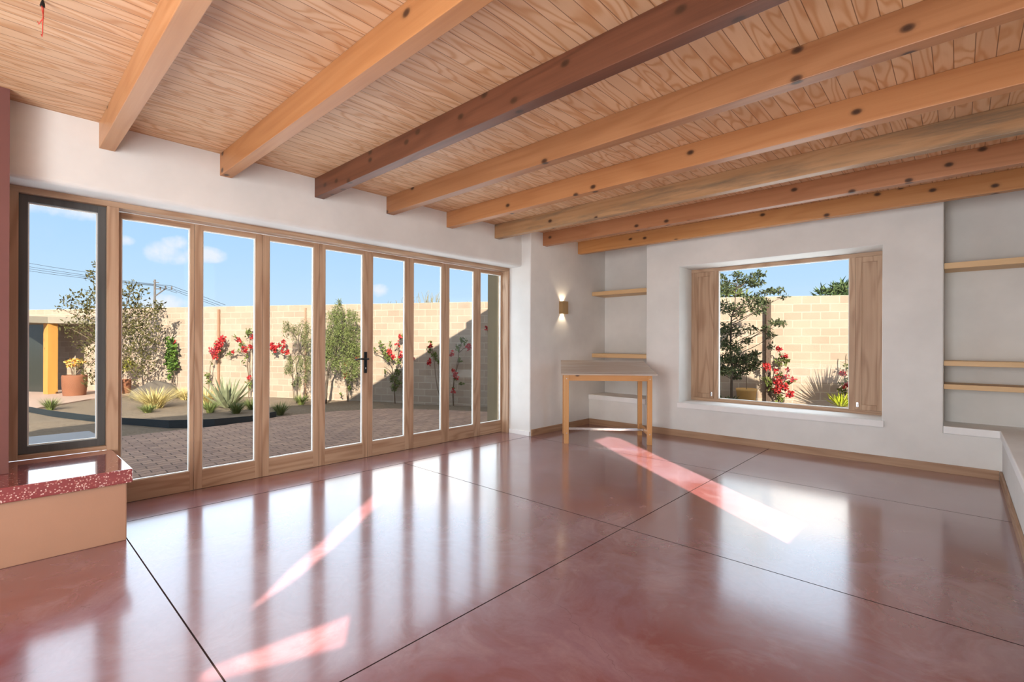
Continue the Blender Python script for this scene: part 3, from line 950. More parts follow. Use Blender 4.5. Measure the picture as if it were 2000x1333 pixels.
# ground, paving, edging
bm = bmesh.new()
bmesh.ops.create_grid(bm, x_segments=90, y_segments=70, size=1.0)
for v in bm.verts:
    x, y = -20 + (v.co.x + 1) * 14.0, -6 + (v.co.y + 1) * 10.5
    z = -0.02 + 0.018 * math.sin(x * 1.7 + y * 0.6) * math.sin(y * 2.1 - x * 0.4)
    if x > -8.9:
        z = -0.045
    v.co = (x, y, z)
struct(obj('garden_ground', bm, mat_ground, smooth=True))
bm = bmesh.new()
add_box(bm, (-150, -80, -0.3), (60, 150, -0.2))
struct(obj('far_ground', bm, mat_ground))
def slab(name, pts, z0, z1, mat):
    bm = bmesh.new()
    f = bm.faces.new([bm.verts.new((x, y, z0)) for x, y in pts])
    ex = bmesh.ops.extrude_face_region(bm, geom=[f])
    for v in [g for g in ex['geom'] if isinstance(g, bmesh.types.BMVert)]:
        v.co.z = z1
    return struct(obj(name, bm, mat))
slab('patio', [(-5.14, 0.655), (-8.50, 1.10), (-8.52, 1.97), (-8.50, 2.50), (-8.82, 3.5), (-8.75, 4.4), (-8.57, 4.86), (-8.34, 5.4), (-7.5, 5.95), (-6.85, 6.30), (-5.9, 6.9), (-5.32, 7.1), (-5.32, 5.16), (-5.14, 5.16)], -0.12, -0.012, mat_paver)
mat_stoop = flat('grey_concrete', (0.33, 0.34, 0.36), 0.6, var=0.1, vs=4)
slab('stoop', [(-5.14, -2.5), (-9.22, -2.5), (-9.22, 0.96), (-8.75, 1.00), (-5.14, 0.64)], -0.12, 0.01, mat_stoop)
mat_path = flat('pinkish_concrete', (0.45, 0.32, 0.25), 0.9, var=0.1, vs=3)
slab('path', [(-12.6, 0.25), (-14.3, 1.52), (-15.0, 2.35), (-15.8, 2.75), (-17.5, 1.6), (-19.5, 0.4), (-19.5, -1.5)], -0.1, 0.015, mat_path)
ed = [(-14.2, 0.05), (-12.79, 0.45), (-11.69, 0.716), (-10.46, 1.129), (-9.79, 1.428), (-8.98, 1.873), (-8.62, 2.40), (-8.56, 2.887), (-8.80, 3.4)]
bm = bmesh.new()
prev = None
for i, (x, y) in enumerate(ed):
    a, b_ = Vector(ed[max(i - 1, 0)]), Vector(ed[min(i + 1, len(ed) - 1)])
    dd = (b_ - a).normalized()
    nn = Vector((-dd.y, dd.x)) * 0.006
    q = [bm.verts.new((x + s_ * nn.x, y + s_ * nn.y, z)) for s_, z in ((-1, -0.05), (1, -0.05), (1, 0.085), (-1, 0.085))]
    if prev:
        for k in range(4):
            bm.faces.new((prev[k], prev[(k + 1) % 4], q[(k + 1) % 4], q[k]))
    else:
        bm.faces.new(q)
    prev = q
bm.faces.new(prev)
tag(obj('garden_edging', bm, mat_edging), 'dark steel strip edging the gravel bed along the patio', 'edging')

# masonry wall
ang = math.atan2(WD.y, WD.x)
gw = box('garden_wall', (0, 0, -0.1), (30.0, 0.2, 2.17), mat_cmu, None, 0.004, (WA.x - WD.x * 13, WA.y - WD.y * 13, 0), ang)
tag(gw, 'long tan concrete block garden wall behind all the plants', 'wall')

# ---- leaf and stem builders
def leaves(name, clumps, size, mat, parent, asp=0.45, seed=1, droop=0.0, up=0.0, shell=0.35):
    """clumps: (centre, (rx, ry, rz) or r, count)"""
    g = np.random.default_rng(seed)
    V, F = [], []
    for c, r, n in clumps:
        rr = np.array(r if isinstance(r, (tuple, list)) else (r, r, r), float)
        d = g.normal(size=(n, 3))
        d /= np.linalg.norm(d, axis=1)[:, None]
        p = np.array(c) + d * rr * (g.random((n, 1)) ** shell)
        a = g.normal(size=(n, 3))
        a[:, 2] += up - droop
        a /= np.linalg.norm(a, axis=1)[:, None]
        b = np.cross(a, g.normal(size=(n, 3)))
        b /= np.linalg.norm(b, axis=1)[:, None]
        s_ = size * (0.6 + 0.8 * g.random((n, 1)))
        k = len(V)
        nrm = np.cross(a, b) * s_ * 0.12
        for i in range(n):
            V += [p[i], p[i] + a[i] * s_[i] * 0.5 + b[i] * s_[i] * asp * 0.5 - nrm[i], p[i] + a[i] * s_[i], p[i] + a[i] * s_[i] * 0.5 - b[i] * s_[i] * asp * 0.5 - nrm[i]]
            F.append((k, k + 1, k + 2, k + 3))
            k += 4
    return raw(name, V, F, mat, parent)
def curve_pts(a, b, n=6, bend=0.1, seed=0):
    r = random.Random(seed)
    a, b = Vector(a), Vector(b)
    L = (b - a).length
    o1 = Vector((r.uniform(-1, 1), r.uniform(-1, 1), r.uniform(-.4, .4))) * bend * L
    o2 = Vector((r.uniform(-1, 1), r.uniform(-1, 1), r.uniform(-.4, .4))) * bend * L
    out = []
    for i in range(n + 1):
        t = i / n
        out.append(a.lerp(b, t) + o1 * math.sin(math.pi * t) + o2 * math.sin(2 * math.pi * t) * 0.5)
    return out
def branches(name, segs, mat, parent, seg=6):
    bm = bmesh.new()
    for i, (a, b, r0, r1, bend) in enumerate(segs):
        pts = curve_pts(a, b, 6, bend, i + 3)
        add_tube(bm, pts, [r0 + (r1 - r0) * k / 6 for k in range(7)], seg)
    return obj(name, bm, mat, parent, True)
def rel(root, p):
    return Vector(p) - root.location

# ---- olive tree in front of the shelter and its neighbours
D = 11.3
t = thing('olive_tree', 'loose olive green tree with several thin stems behind the grey window', 'tree', gz(at(222, 770, D)))
cl = []
for px, py, r, n, dd in ((150, 596, 24, 260, 0), (172, 612, 16, 120, .2), (182, 545, 13, 110, 0), (186, 575, 16, 120, .1), (190, 605, 22, 220, 0), (258, 566, 16, 110, -.1), (246, 585, 22, 200, 0), (268, 595, 18, 150, .1), (280, 570, 9, 40, 0),
                         (208, 580, 26, 220, .1), (210, 640, 36, 460, -.1), (240, 630, 34, 420, 0), (272, 622, 26, 260, .1), (300, 606, 18, 140, 0), (312, 600, 9, 50, 0), (285, 650, 28, 280, 0), (250, 665, 34, 400, 0), (172, 655, 34, 420, .2), (195, 690, 30, 300, 0),
                         (150, 635, 20, 110, .1), (290, 680, 24, 160, .1), (265, 700, 26, 190, 0), (230, 705, 26, 200, 0), (170, 720, 20, 140, 0), (180, 745, 16, 90, 0), (285, 715, 20, 110, -.1), (270, 738, 16, 80, 0), (186, 520, 6, 30, 0), (115, 607, 8, 20, 0), (128, 640, 10, 24, 0)):
    c = rel(t, at(px, py, D + dd))
    cl.append((c, r * D / 943 * 1.05, int(n * 0.55)))
leaves('foliage', cl, 0.085, leaf_olive, t, 0.42, 11, up=0.3)
b0 = Vector((0, 0, -0.03))
j1, j2, j3 = rel(t, at(243, 700, D)), rel(t, at(205, 690, D)), rel(t, at(228, 650, D))
sg = [(b0, j1, .035, .024, .04), (b0 + Vector((.05, .03, 0)), j2, .03, .02, .05), (b0 + Vector((-.03, .05, 0)), j3, .03, .02, .05)]
for c, r, n in cl:
    o_ = min((j1, j2, j3), key=lambda q: (q - Vector(c)).length)
    sg.append((o_, c, .012, .004, .08))
branches('trunk', sg, mat_bark, t)

# ---- shelter with the orange post
sh = thing('garden_shelter', 'low flat roofed grey shelter with a bright orange corner post', 'shelter', gz(at(93, 770, 11.75)))
cA, cB, cC = rel(sh, at(93, 633, 11.7)), rel(sh, at(20, 634, 11.1)), rel(sh, at(215, 640, 12.25))
zt, zb = 1.90, 1.745
bm = bmesh.new()
fp = [Vector((cB.x, cB.y)), Vector((cA.x, cA.y)), Vector((cC.x, cC.y))]
poly = fp + [rel(sh, on_wall(215, 640, 0.03)), rel(sh, on_wall(18, 640, 0.03))]
def prism(bm, pts, z0, z1):
    lo = [bm.verts.new((p[0], p[1], z0)) for p in pts]
    hi = [bm.verts.new((p[0], p[1], z1)) for p in pts]
    bm.faces.new(lo)
    bm.faces.new(hi)
    for k in range(len(pts)):
        bm.faces.new((lo[k], lo[(k + 1) % len(pts)], hi[(k + 1) % len(pts)], hi[k]))
prism(bm, poly, zb, zt)
obj('roof_slab', bm, mat_stucco_grey, sh)
p = rel(sh, at(99, 765, 11.85))
bm = bmesh.new()
mt_ = Matrix.Translation((p.x, p.y, 0)) @ Matrix.Rotation(math.radians(20), 4, 'Z')
add_box(bm, (-0.10, -0.10, 0.0), (0.10, 0.10, zb - 0.001), 0.004, mt_)
obj('post', bm, mat_post, sh)
p, q = rel(sh, at(30, 765, 12.45)), rel(sh, at(87, 765, 12.25))
bm = bmesh.new()
u = Vector((q.x - p.x, q.y - p.y))
w_ = Vector((-u.y, u.x)).normalized() * 0.06
prism(bm, [(p.x, p.y), (q.x, q.y), (q.x + w_.x, q.y + w_.y), (p.x + w_.x, p.y + w_.y)], 0.0, zb - 0.02)
obj('glazed_panel', bm, mat_shade_door, sh)

# ---- terracotta planters
def planter(label, px, py, d, r, h):
    t = thing('terracotta_planter', label, 'planter', gz(at(px, py, d)), 0, 'terracotta planters')
    bm = bmesh.new()
    add_lathe(bm, [(r * .86, -0.03), (r * .9, 0.02), (r, h * .5), (r * 1.02, h * .92), (r * .98, h), (r * .88, h), (r * .86, h - .05)], 28)
    obj('pot', bm, mat_pot, t, True)
    bm = bmesh.new()
    add_lathe(bm, [(r * .855, h - .08), (r * .855, h - .045)], 24)
    obj('soil', bm, mat_ground, t)
    return t
t = planter('wide terracotta planter holding an orange leaved succulent by the shelter', 146, 770, 11.55, 0.235, 0.50)
tops = [rel(t, at(x, y, 11.55)) for x, y in ((133, 711), (142, 707), (152, 708), (160, 712), (148, 716), (138, 717))]
leaves('leaves', [(c, (.09, .09, .03), 34) for c in tops], 0.05, leaf_mat('orange_succulent', (0.62, 0.32, 0.06), (0.75, 0.48, 0.12)), t, 0.8, 5, up=.4)
branches('stem', [(Vector((0, 0, .44)), c, .014, .006, .1) for c in tops], mat_bark, t)
t = planter('terracotta planter half hidden by the oak post, with yellow green bush', 241, 762, 12.0, 0.16, 0.36)
leaves('leaves', [(rel(t, at(246, 716, 12.0)), (.22, .18, .16), 420), (rel(t, at(232, 712, 12.0)), (.14, .14, .12), 160)], 0.07, leaf_mat('yellow_green_leaf', (0.40, 0.40, 0.07), (0.55, 0.52, 0.12)), t, 0.3, 6, up=.6)

# ---- boulder
g = np.random.default_rng(4)
bm = bmesh.new()
bmesh.ops.create_icosphere(bm, subdivisions=4, radius=1.0)
for v in bm.verts:
    d_ = v.co.copy()
    k = 1 + .12 * math.sin(3.1 * d_.x + 1) * math.sin(2.7 * d_.y) + .07 * math.sin(7 * d_.x + 3 * d_.z) + .04 * math.sin(13 * d_.y + 5 * d_.x)
    v.co = Vector((d_.x * .44 * k, d_.y * .36 * k, max(-.12, d_.z * .34 * k + .05)))
o = obj('boulder', bm, mat_rock, None, True, gz(at(307, 770, 11.2), -.02), .9)
tag(o, 'rounded grey boulder behind the golden grass tuft', 'boulder')

# ---- grasses
def grass(label, px, py, d, h, r, n, mat, seed, lean=0.35, wid=0.006):
    g = np.random.default_rng(seed)
    V, F = [], []
    for i in range(n):
        a = g.random() * 2 * math.pi
        b0 = np.array([math.cos(a), math.sin(a), 0]) * r * 0.3 * g.random()
        out = np.array([math.cos(a), math.sin(a), 0]) * r * (0.25 + 0.9 * g.random())
        hh = h * (0.55 + 0.5 * g.random())
        side = np.array([-math.sin(a + g.normal() * .6), math.cos(a), 0]) * wid
        k = len(V)
        for t_ in (0, .35, .7):
            c = b0 + out * t_ ** 1.6 * (1 + lean) + np.array([0, 0, hh * (t_ - lean * .25 * t_ ** 2) - .02])
            V += [c - side * (1 - t_ * .6), c + side * (1 - t_ * .6)]
        V.append(b0 + out * (1 + lean) + np.array([0, 0, hh * (1 - lean * .25)]))
        F += [(k, k + 1, k + 3, k + 2), (k + 2, k + 3, k + 5, k + 4), (k + 4, k + 5, k + 6)]
    o = raw('grass_tuft', V, F, mat, None, gz(at(px, py, d), -.015))
    return tag(o, label, 'grass', 'grass tufts in the gravel bed')
grass('tall golden feathery grass tuft in front of the boulder', 303, 797, 9.6, .46, .42, 420, grass_gold, 1)
grass('small dark green grass tuft at the foot of the tall golden tuft', 289, 810, 8.9, .20, .15, 170, grass_green, 2)
grass('green grass tuft in front of the pinkish path, seen through the grey window', 99, 797, 9.3, .26, .17, 170, grass_green, 3)
grass('golden grass tuft beside the right flank of the boulder', 363, 778, 10.9, .36, .30, 220, grass_gold, 4)
grass('golden grass tuft at the foot of the crimson bougainvillea column', 401, 790, 10.2, .42, .34, 240, grass_gold, 5)
grass('green grass tuft left in front of the agave', 411, 806, 9.0, .26, .17, 190, grass_green, 6)
grass('green grass tuft straight in front of the agave', 462, 808, 8.85, .28, .17, 200, grass_green, 7)
grass('green grass tuft right of the agave beside an oak door stile', 493, 796, 9.4, .26, .19, 190, grass_green, 8)
grass('green grass tuft alone at the patio edge, nearest the pale feathery tree', 547, 808, 8.75, .26, .17, 200, grass_green, 9)
grass('green grass tuft under the pale feathery tree, near the wall', 588, 784, 10.3, .24, .18, 170, grass_green, 10)

# ---- agave and spiky shrubs
def rosette(name, label, cat, loc, n, ln, wd, mat, seed, e0=.25, e1=1.35, curl=.25, grp=None):
    g = random.Random(seed)
    V, F = [], []
    for i in range(n):
        a = i * 2.39996 + g.uniform(-.15, .15)
        el = e0 + (e1 - e0) * (i / n) + g.uniform(-.08, .08)
        L = ln * g.uniform(.85, 1.1)
        dh = Vector((math.cos(a), math.sin(a), 0))
        sd_ = Vector((-math.sin(a), math.cos(a), 0))
        k = len(V)
        for j in range(7):
            t_ = j / 6
            e_ = el + curl * t_ * (1 if el < .9 else .3)
            c = dh * (L * t_ * math.cos(el) + .03) + Vector((0, 0, L * t_ * math.sin(min(1.5, e_))))
            w_ = wd * (0.75 + 1.1 * t_ * (1 - t_) * 1.6) * (1 - t_ ** 2.2) + .001
            nn = dh * -math.sin(el) + Vector((0, 0, math.cos(el)))
            V += [c - sd_ * w_ + nn * w_ * .45, c - nn * w_ * .15, c + sd_ * w_ + nn * w_ * .45, c - nn * w_ * .45]
        for j in range(6):
            for q in range(4):
                F.append((k + j * 4 + q, k + j * 4 + (q + 1) % 4, k + j * 4 + 4 + (q + 1) % 4, k + j * 4 + 4 + q))
    o = raw(name, V, F, mat, None, loc)
    return tag(o, label, cat, grp)
rosette('agave', 'grey green agave with long pointed blades between the grass tufts', 'agave', gz(at(444, 789, 9.75), -.02), 22, .62, .042, agave_leaf, 3, .35, 1.4)
rosette('lime_succulent', 'bright lime green spiky succulent at lower right of the far window', 'succulent', at(1643, 792, 7.95) * 1.0, 30, .24, .018, lime_leaf, 6, .2, 1.4)
t = thing('yucca', 'spiky yucca beside the far window whose fan shaped shadow falls on the block wall', 'yucca', gz(Vector((-0.86, 9.50, 0)), -.02))
branches('trunk', [(Vector((0, 0, -.05)), Vector((0, 0, .80)), .10, .09, .01)], mat_bark, t, 10)
yv = rosette('foliage', '', '', Vector((0, 0, .78)), 150, .62, .012, palm_leaf, 9, -.15, 1.5, .05)
del yv['label'], yv['category']
yv.parent = t

# ---- climbers on the wall
def climber(name, label, cat, base, stems, leafcl, flowcl, seed, lmat=leaf_boug, lsize=.055, group=None, stemmat=mat_bark, fsize=.05):
    t = thing(name, label, cat, base, 0, group)
    sg = []
    last = {}
    for s_ in stems:
        pts = [Vector((0, 0, -.03))] + [rel(t, q) for q in s_]
        for a, b in zip(pts, pts[1:]):
            sg.append((a, b, .010, .007, .05))
    branches('stem', sg, stemmat, t, 5)
    if leafcl:
        leaves('foliage', [(rel(t, c), r, n) for c, r, n in leafcl], lsize, lmat, t, .65, seed)
    if flowcl:
        for i, (c, r, n) in enumerate(flowcl):
            leaves('red_flowers', [(rel(t, c), r, n)], fsize, petal_red, t, .85, seed + 50 + i)
    return t
def wl(off, *items):
    out = []
    for px, py, r, n in items:
        c = on_wall(px, py, off)
        dd = abs(c.x * math.sin(YAW)) + c.y * math.cos(YAW)
        out.append((c, (r * dd / 943, r * dd / 943 * .5, r * dd / 943), n))
    return out
def ws(off, *pp):
    return [on_wall(px, py, off) for px, py in pp]
G_ = 'climbers along the block wall'
climber('green_vine', 'leafy bright green vine on the block wall above the boulder', 'vine', gz(on_wall(336, 760, .18)), [ws(.16, (336, 735), (333, 700), (336, 668)), ws(.16, (338, 720), (341, 690))],
        wl(.16, (334, 672, 10, 70), (337, 685, 13, 130), (332, 700, 14, 140), (339, 712, 11, 110), (328, 710, 8, 50), (335, 722, 9, 70), (333, 738, 5, 24), (322, 664, 5, 14)), wl(.18, (341, 672, 3, 6)), 20, leaf_vine, .08, G_)
climber('bougainvillea', 'bougainvillea with a dense leaning crimson plume, left of the agave', 'bougainvillea', gz(on_wall(406, 768, .15)), [ws(.15, (411, 730), (416, 700), (424, 672))],
        wl(.15, (406, 735, 7, 40), (407, 748, 6, 30), (412, 712, 4, 10), (430, 690, 5, 10), (423, 676, 9, 22)), wl(.22, (436, 666, 8, 70), (429, 673, 9, 90), (424, 682, 9, 90), (417, 692, 8, 80), (419, 699, 7, 55), (410, 688, 5, 20)), 21, group=G_)
climber('bougainvillea', 'sparse tall bougainvillea with scattered red sprays rising behind the agave', 'bougainvillea', gz(on_wall(486, 768, .15)),
        [ws(.15, (487, 735), (483, 700), (476, 675), (466, 662), (452, 658)), ws(.15, (489, 730), (489, 690), (488, 655)), ws(.15, (484, 705), (474, 690), (456, 690), (448, 694))],
        wl(.15, (483, 652, 7, 50), (488, 650, 7, 40), (472, 676, 6, 30), (448, 693, 6, 30), (459, 660, 4, 10), (483, 698, 5, 18), (476, 710, 4, 10), (487, 752, 8, 50), (467, 689, 4, 10), (488, 680, 4, 12)),
        wl(.2, (466, 667, 4, 26), (477, 685, 6, 40), (489, 679, 5, 30), (492, 661, 5, 30), (456, 689, 3, 12), (487, 741, 5, 22), (480, 689, 4, 18)), 22, group=G_)
climber('bougainvillea', 'bougainvillea branch of red clusters reaching left from the pale feathery tree', 'bougainvillea', gz(on_wall(574, 768, .15)),
        [ws(.15, (572, 740), (566, 705), (555, 692), (540, 685), (530, 678))], wl(.15, (566, 702, 5, 20), (536, 688, 5, 16), (548, 676, 4, 12), (574, 752, 5, 20)),
        wl(.2, (531, 676, 7, 60), (536, 683, 7, 55), (544, 677, 5, 30), (553, 668, 4, 22), (555, 678, 5, 30), (561, 691, 5, 30), (552, 690, 4, 22)), 23, group=G_)
climber('bougainvillea', 'bougainvillea showing two red tufts low at the right of the green feathery tree', 'bougainvillea', gz(on_wall(680, 772, .15)),
        [ws(.15, (679, 750), (681, 730), (690, 712), (697, 700)), ws(.15, (679, 740), (676, 725))], wl(.15, (684, 757, 6, 40), (684, 745, 5, 24), (668, 774, 3, 8)), wl(.2, (697, 703, 5, 36), (676, 735, 5, 26), (676, 712, 4, 12)), 24, group=G_)
climber('bougainvillea', 'bushy bougainvillea with a bright red bloom just right of the black door lever', 'bougainvillea', gz(on_wall(772, 778, .15)),
        [ws(.15, (771, 750), (766, 715), (752, 695), (733, 687)), ws(.15, (773, 745), (777, 710), (780, 670), (785, 655)), ws(.15, (769, 735), (757, 722), (750, 718))],
        wl(.15, (744, 675, 6, 30), (752, 690, 9, 60), (758, 700, 9, 60), (768, 740, 9, 60), (776, 730, 8, 50), (770, 757, 9, 70), (778, 706, 6, 30), (732, 687, 4, 10), (752, 726, 4, 10), (785, 660, 5, 20), (763, 672, 4, 10), (778, 748, 7, 40)),
        wl(.2, (761, 688, 6, 46), (767, 698, 4, 24), (783, 695, 6, 30), (780, 660, 5, 24), (776, 675, 4, 12)), 25, group=G_)
climber('bougainvillea', 'thin bougainvillea with a dark red tuft at the sloping shadow edge, sixth door pane', 'bougainvillea', gz(on_wall(866, 782, .15)),
        [ws(.15, (862, 750), (857, 712), (846, 695), (836, 686)), ws(.15, (846, 695), (842, 672))], wl(.15, (838, 684, 6, 34), (848, 694, 6, 34), (851, 700, 4, 20), (841, 670, 4, 12), (856, 706, 5, 24)), wl(.2, (838, 708, 5, 34), (841, 676, 3, 14), (806, 704, 3, 14)), 26, group=G_)
climber('bougainvillea', 'slender bougainvillea with three red tufts down its stem, seventh door pane', 'bougainvillea', gz(on_wall(886, 782, .15)),
        [ws(.15, (887, 750), (894, 715), (896, 690), (901, 660)), ws(.15, (896, 690), (905, 682), (918, 676))], wl(.15, (894, 678, 6, 34), (902, 665, 4, 20), (907, 668, 5, 26), (897, 706, 3, 12), (902, 750, 3, 10), (889, 742, 3, 8), (885, 760, 3, 10)),
        wl(.2, (883, 692, 5, 30), (915, 680, 6, 40), (889, 734, 6, 40), (885, 725, 4, 16), (885, 766, 4, 18)), 27, group=G_)
climber('bougainvillea', 'bougainvillea tuft of red beside the dark olive wing wall', 'bougainvillea', gz(on_wall(960, 790, .15)), [ws(.15, (960, 720), (955, 660), (951, 643))], wl(.15, (962, 700, 6, 40)), wl(.2, (951, 643, 4, 26)), 28, group=G_)
climber('bougainvillea', 'bushy red bougainvillea in the far window, right of the dark post', 'bougainvillea', gz(on_wall(1522, 800, .15)),
        [ws(.15, (1522, 770), (1520, 735), (1528, 700), (1521, 683)), ws(.15, (1525, 760), (1536, 735), (1540, 715)), ws(.15, (1524, 765), (1540, 770)), ws(.15, (1516, 770), (1500, 750), (1495, 715))],
        wl(.15, (1528, 697, 6, 30), (1535, 704, 7, 40), (1522, 706, 5, 20), (1500, 744, 7, 40), (1505, 754, 6, 34), (1524, 733, 6, 30), (1522, 778, 9, 60), (1545, 742, 6, 24), (1494, 738, 5, 20)),
        wl(.22, (1521, 682, 5, 34), (1497, 715, 6, 50), (1533, 694, 4, 16), (1516, 724, 4, 18), (1538, 720, 4, 20), (1520, 742, 9, 90), (1530, 755, 8, 80), (1518, 760, 7, 60), (1536, 735, 5, 30), (1544, 769, 6, 50), (1549, 740, 4, 22)), 29, fsize=.045, group=G_)
climber('bougainvillea', 'bougainvillea edging the right side of the far window pane', 'bougainvillea', gz(on_wall(1652, 800, .15)),
        [ws(.15, (1652, 770), (1650, 735), (1653, 690))], wl(.15, (1650, 745, 7, 40), (1647, 762, 7, 40), (1652, 715, 5, 16)), wl(.22, (1647, 728, 5, 36), (1652, 750, 5, 30)), 30, fsize=.045, group=G_)

# thin trellis stakes and the heavy dark post against the wall
def stake(label, px, ztop_, r, mat, grp=None):
    p = on_wall(px, 700, r + .012)
    o = box('wooden_stake', (-r, -r, -.03), (r, r, ztop_), mat, None, .003, gz(p), ang)
    tag(o, label, 'post', grp)
stake('thin brown stake on the wall behind the crimson bougainvillea plume', 427, 2.10, .022, flat('brown_stake', (.36, .20, .12), .9), 'thin stakes')
stake('thin brown stake on the wall above the pale feathery tree', 596, 2.10, .018, flat('brown_stake_pale', (.42, .27, .18), .9), 'thin stakes')
stake('thick dark weathered post against the block wall in the far window', 1500, 2.10, .040, mat_stake)

# ---- drooping pepper trees
def weeping(label, base, stems, strands, mat, seed, sz):
    t = thing('pepper_tree', label, 'tree', base, 0, 'feathery trees by the wall')
    sg = [(rel(t, a), rel(t, b), r0, r1, .06) for a, b, r0, r1 in stems]
    cl = []
    g = random.Random(seed)
    for c, rx, ln, n in strands:
        c = rel(t, c)
        for k in range(n):
            x = Vector((g.uniform(-1, 1) * rx, g.uniform(-1, 1) * rx, g.uniform(-.5, .5) * rx))
            L = ln * g.uniform(.5, 1.1)
            for j in range(4):
                cl.append((c + x + Vector((x.x * .12 * j, x.y * .12 * j, -L * j / 4)), (.028, .028, L / 7), 10))
        sg.append((rel(t, stems[-1][1]), c, .010, .004, .1))
    branches('trunk', sg, mat_barkd, t)
    leaves('foliage', cl, sz, mat, t, .22, seed, droop=.9)
D = 10.5
weeping('pale sparse feathery tree with drooping foliage, left of the taller green one', gz(at(578, 775, D)),
        [(gz(at(580, 775, D), -.03), at(582, 735, D), .018, .014), (at(582, 735, D), at(585, 690, D), .014, .010)],
        [(at(x, y, D + dz), r * D / 943, L, n) for x, y, r, L, n, dz in ((560, 632, 8, .30, 9, 0), (572, 640, 9, .32, 9, .1), (592, 632, 9, .32, 10, 0), (602, 640, 10, .4, 10, -.1), (588, 655, 12, .36, 12, .1), (606, 668, 10, .5, 10, 0), (572, 700, 10, .42, 14, 0), (594, 700, 11, .5, 16, 0), (606, 705, 9, .5, 12, .1), (568, 715, 8, .28, 8, .1), (582, 740, 8, .25, 7, 0))], leaf_pepper_pale, 41, .048)
weeping('tall green feathery tree with a leaning trunk behind the door lever', gz(at(636, 778, D)),
        [(gz(at(635, 778, D), -.03), at(641, 735, D), .035, .028), (at(641, 735, D), at(652, 700, D), .028, .018), (at(652, 700, D), at(662, 660, D), .018, .012)],
        [(at(x, y, D + dz), r * D / 943, L, n) for x, y, r, L, n, dz in ((644, 612, 12, .40, 20, 0), (660, 600, 8, .35, 13, .1), (672, 612, 14, .42, 24, 0), (688, 612, 9, .35, 12, -.1), (648, 640, 14, .42, 24, .1), (668, 640, 16, .45, 28, -.1), (690, 645, 13, .45, 24, 0), (640, 668, 12, .40, 18, 0), (658, 672, 16, .42, 26, .1), (680, 676, 16, .45, 28, 0), (696, 675, 11, .45, 18, .1), (644, 700, 12, .35, 14, 0), (664, 702, 12, .30, 12, 0), (686, 708, 14, .40, 22, -.1), (700, 715, 10, .38, 14, 0), (634, 690, 10, .35, 12, .1), (630, 650, 10, .4, 14, 0), (661, 588, 3, .15, 3, 0))], leaf_pepper, 42, .050)

# ---- dark tree, pot and rocks outside the far window
D = 7.9
t = thing('dark_leaf_tree', 'slim dark leaved tree filling the left half of the far window', 'tree', gz(at(1430, 800, D)))
cl = [(rel(t, at(x, y, D + dz)), (r * D / 943, r * D / 943, r * D / 943 * fl), n) for x, y, r, fl, n, dz in (
    (1420, 560, 18, .8, 90, 0), (1445, 552, 16, .8, 90, .1), (1465, 545, 18, .5, 90, 0), (1480, 535, 14, .35, 60, 0), (1478, 552, 16, .4, 70, -.1), (1408, 545, 14, .9, 60, .1), (1440, 535, 12, .4, 40, 0), (1500, 568, 16, .35, 70, 0), (1520, 566, 12, .3, 40, .1), (1530, 578, 9, .35, 24, 0), (1470, 585, 20, .7, 130, 0), (1490, 590, 16, .6, 90, .1),
    (1415, 600, 18, .8, 110, 0), (1440, 605, 20, .8, 110, .1), (1480, 605, 16, .6, 70, 0), (1412, 640, 16, .8, 90, 0), (1432, 645, 18, .7, 90, .1), (1465, 640, 14, .6, 40, 0), (1515, 628, 12, .5, 50, 0), (1525, 630, 12, .35, 40, .1), (1506, 655, 9, .7, 40, 0), (1505, 675, 7, .9, 24, 0), (1495, 640, 10, .5, 30, 0),
    (1412, 670, 16, .7, 110, 0), (1432, 680, 20, .6, 130, -.1), (1415, 700, 18, .6, 150, 0), (1440, 705, 20, .6, 190, .1), (1462, 700, 18, .5, 150, 0), (1475, 690, 10, .5, 60, 0), (1420, 722, 20, .45, 160, 0), (1450, 722, 18, .45, 130, .1), (1470, 715, 14, .5, 90, 0), (1480, 708, 8, .6, 40, 0), (1408, 725, 10, .5, 50, 0), (1440, 735, 9, .5, 40, 0), (1460, 665, 10, .5, 40, 0))]
leaves('foliage', [(c, r, int(n * 1.6)) for c, r, n in cl], .056, leaf_dark, t, .42, 51)
b_, m1, m2 = Vector((0, 0, -.03)), rel(t, at(1430, 710, D)), rel(t, at(1428, 620, D))
sg = [(b_, m1, .024, .018, .015), (m1, m2, .018, .011, .03), (m2, rel(t, at(1440, 550, D)), .011, .006, .05)]
for i, (c, r, n) in enumerate(cl):
    zz = Vector(c).z - .45 * math.hypot(c.x - m1.x, c.y - m1.y) - .06
    o_ = m1.lerp(m2, (zz - m1.z) / (m2.z - m1.z)) if zz < m2.z else m2.lerp(rel(t, at(1440, 550, D)), min(1, (zz - m2.z) / .55))
    o_ = b_.lerp(m1, .75) if zz < m1.z * .75 else o_
    sg.append((o_, c, .007, .003, .08))
branches('trunk', sg, mat_barkd, t)
t = thing('ochre_pot', 'small ochre clay pot with a thin cane by the block wall in the far window', 'pot', gz(on_wall(1458, 770, .30)))
k = rel(t, at(1458, 757, 8.75)).z
bm = bmesh.new()
add_lathe(bm, [(.10, -.02), (.12, .05), (.165, k * .9), (.172, k * .92), (.172, k), (.15, k), (.145, k - .04)], 24)
obj('pot', bm, mat_pot2, t, True)
bm = bmesh.new()
add_tube(bm, [(0, 0, k - .1), (.004, .003, k + .25), (0, .01, k + .55)], .006, 6)
obj('cane', bm, mat_bark, t)
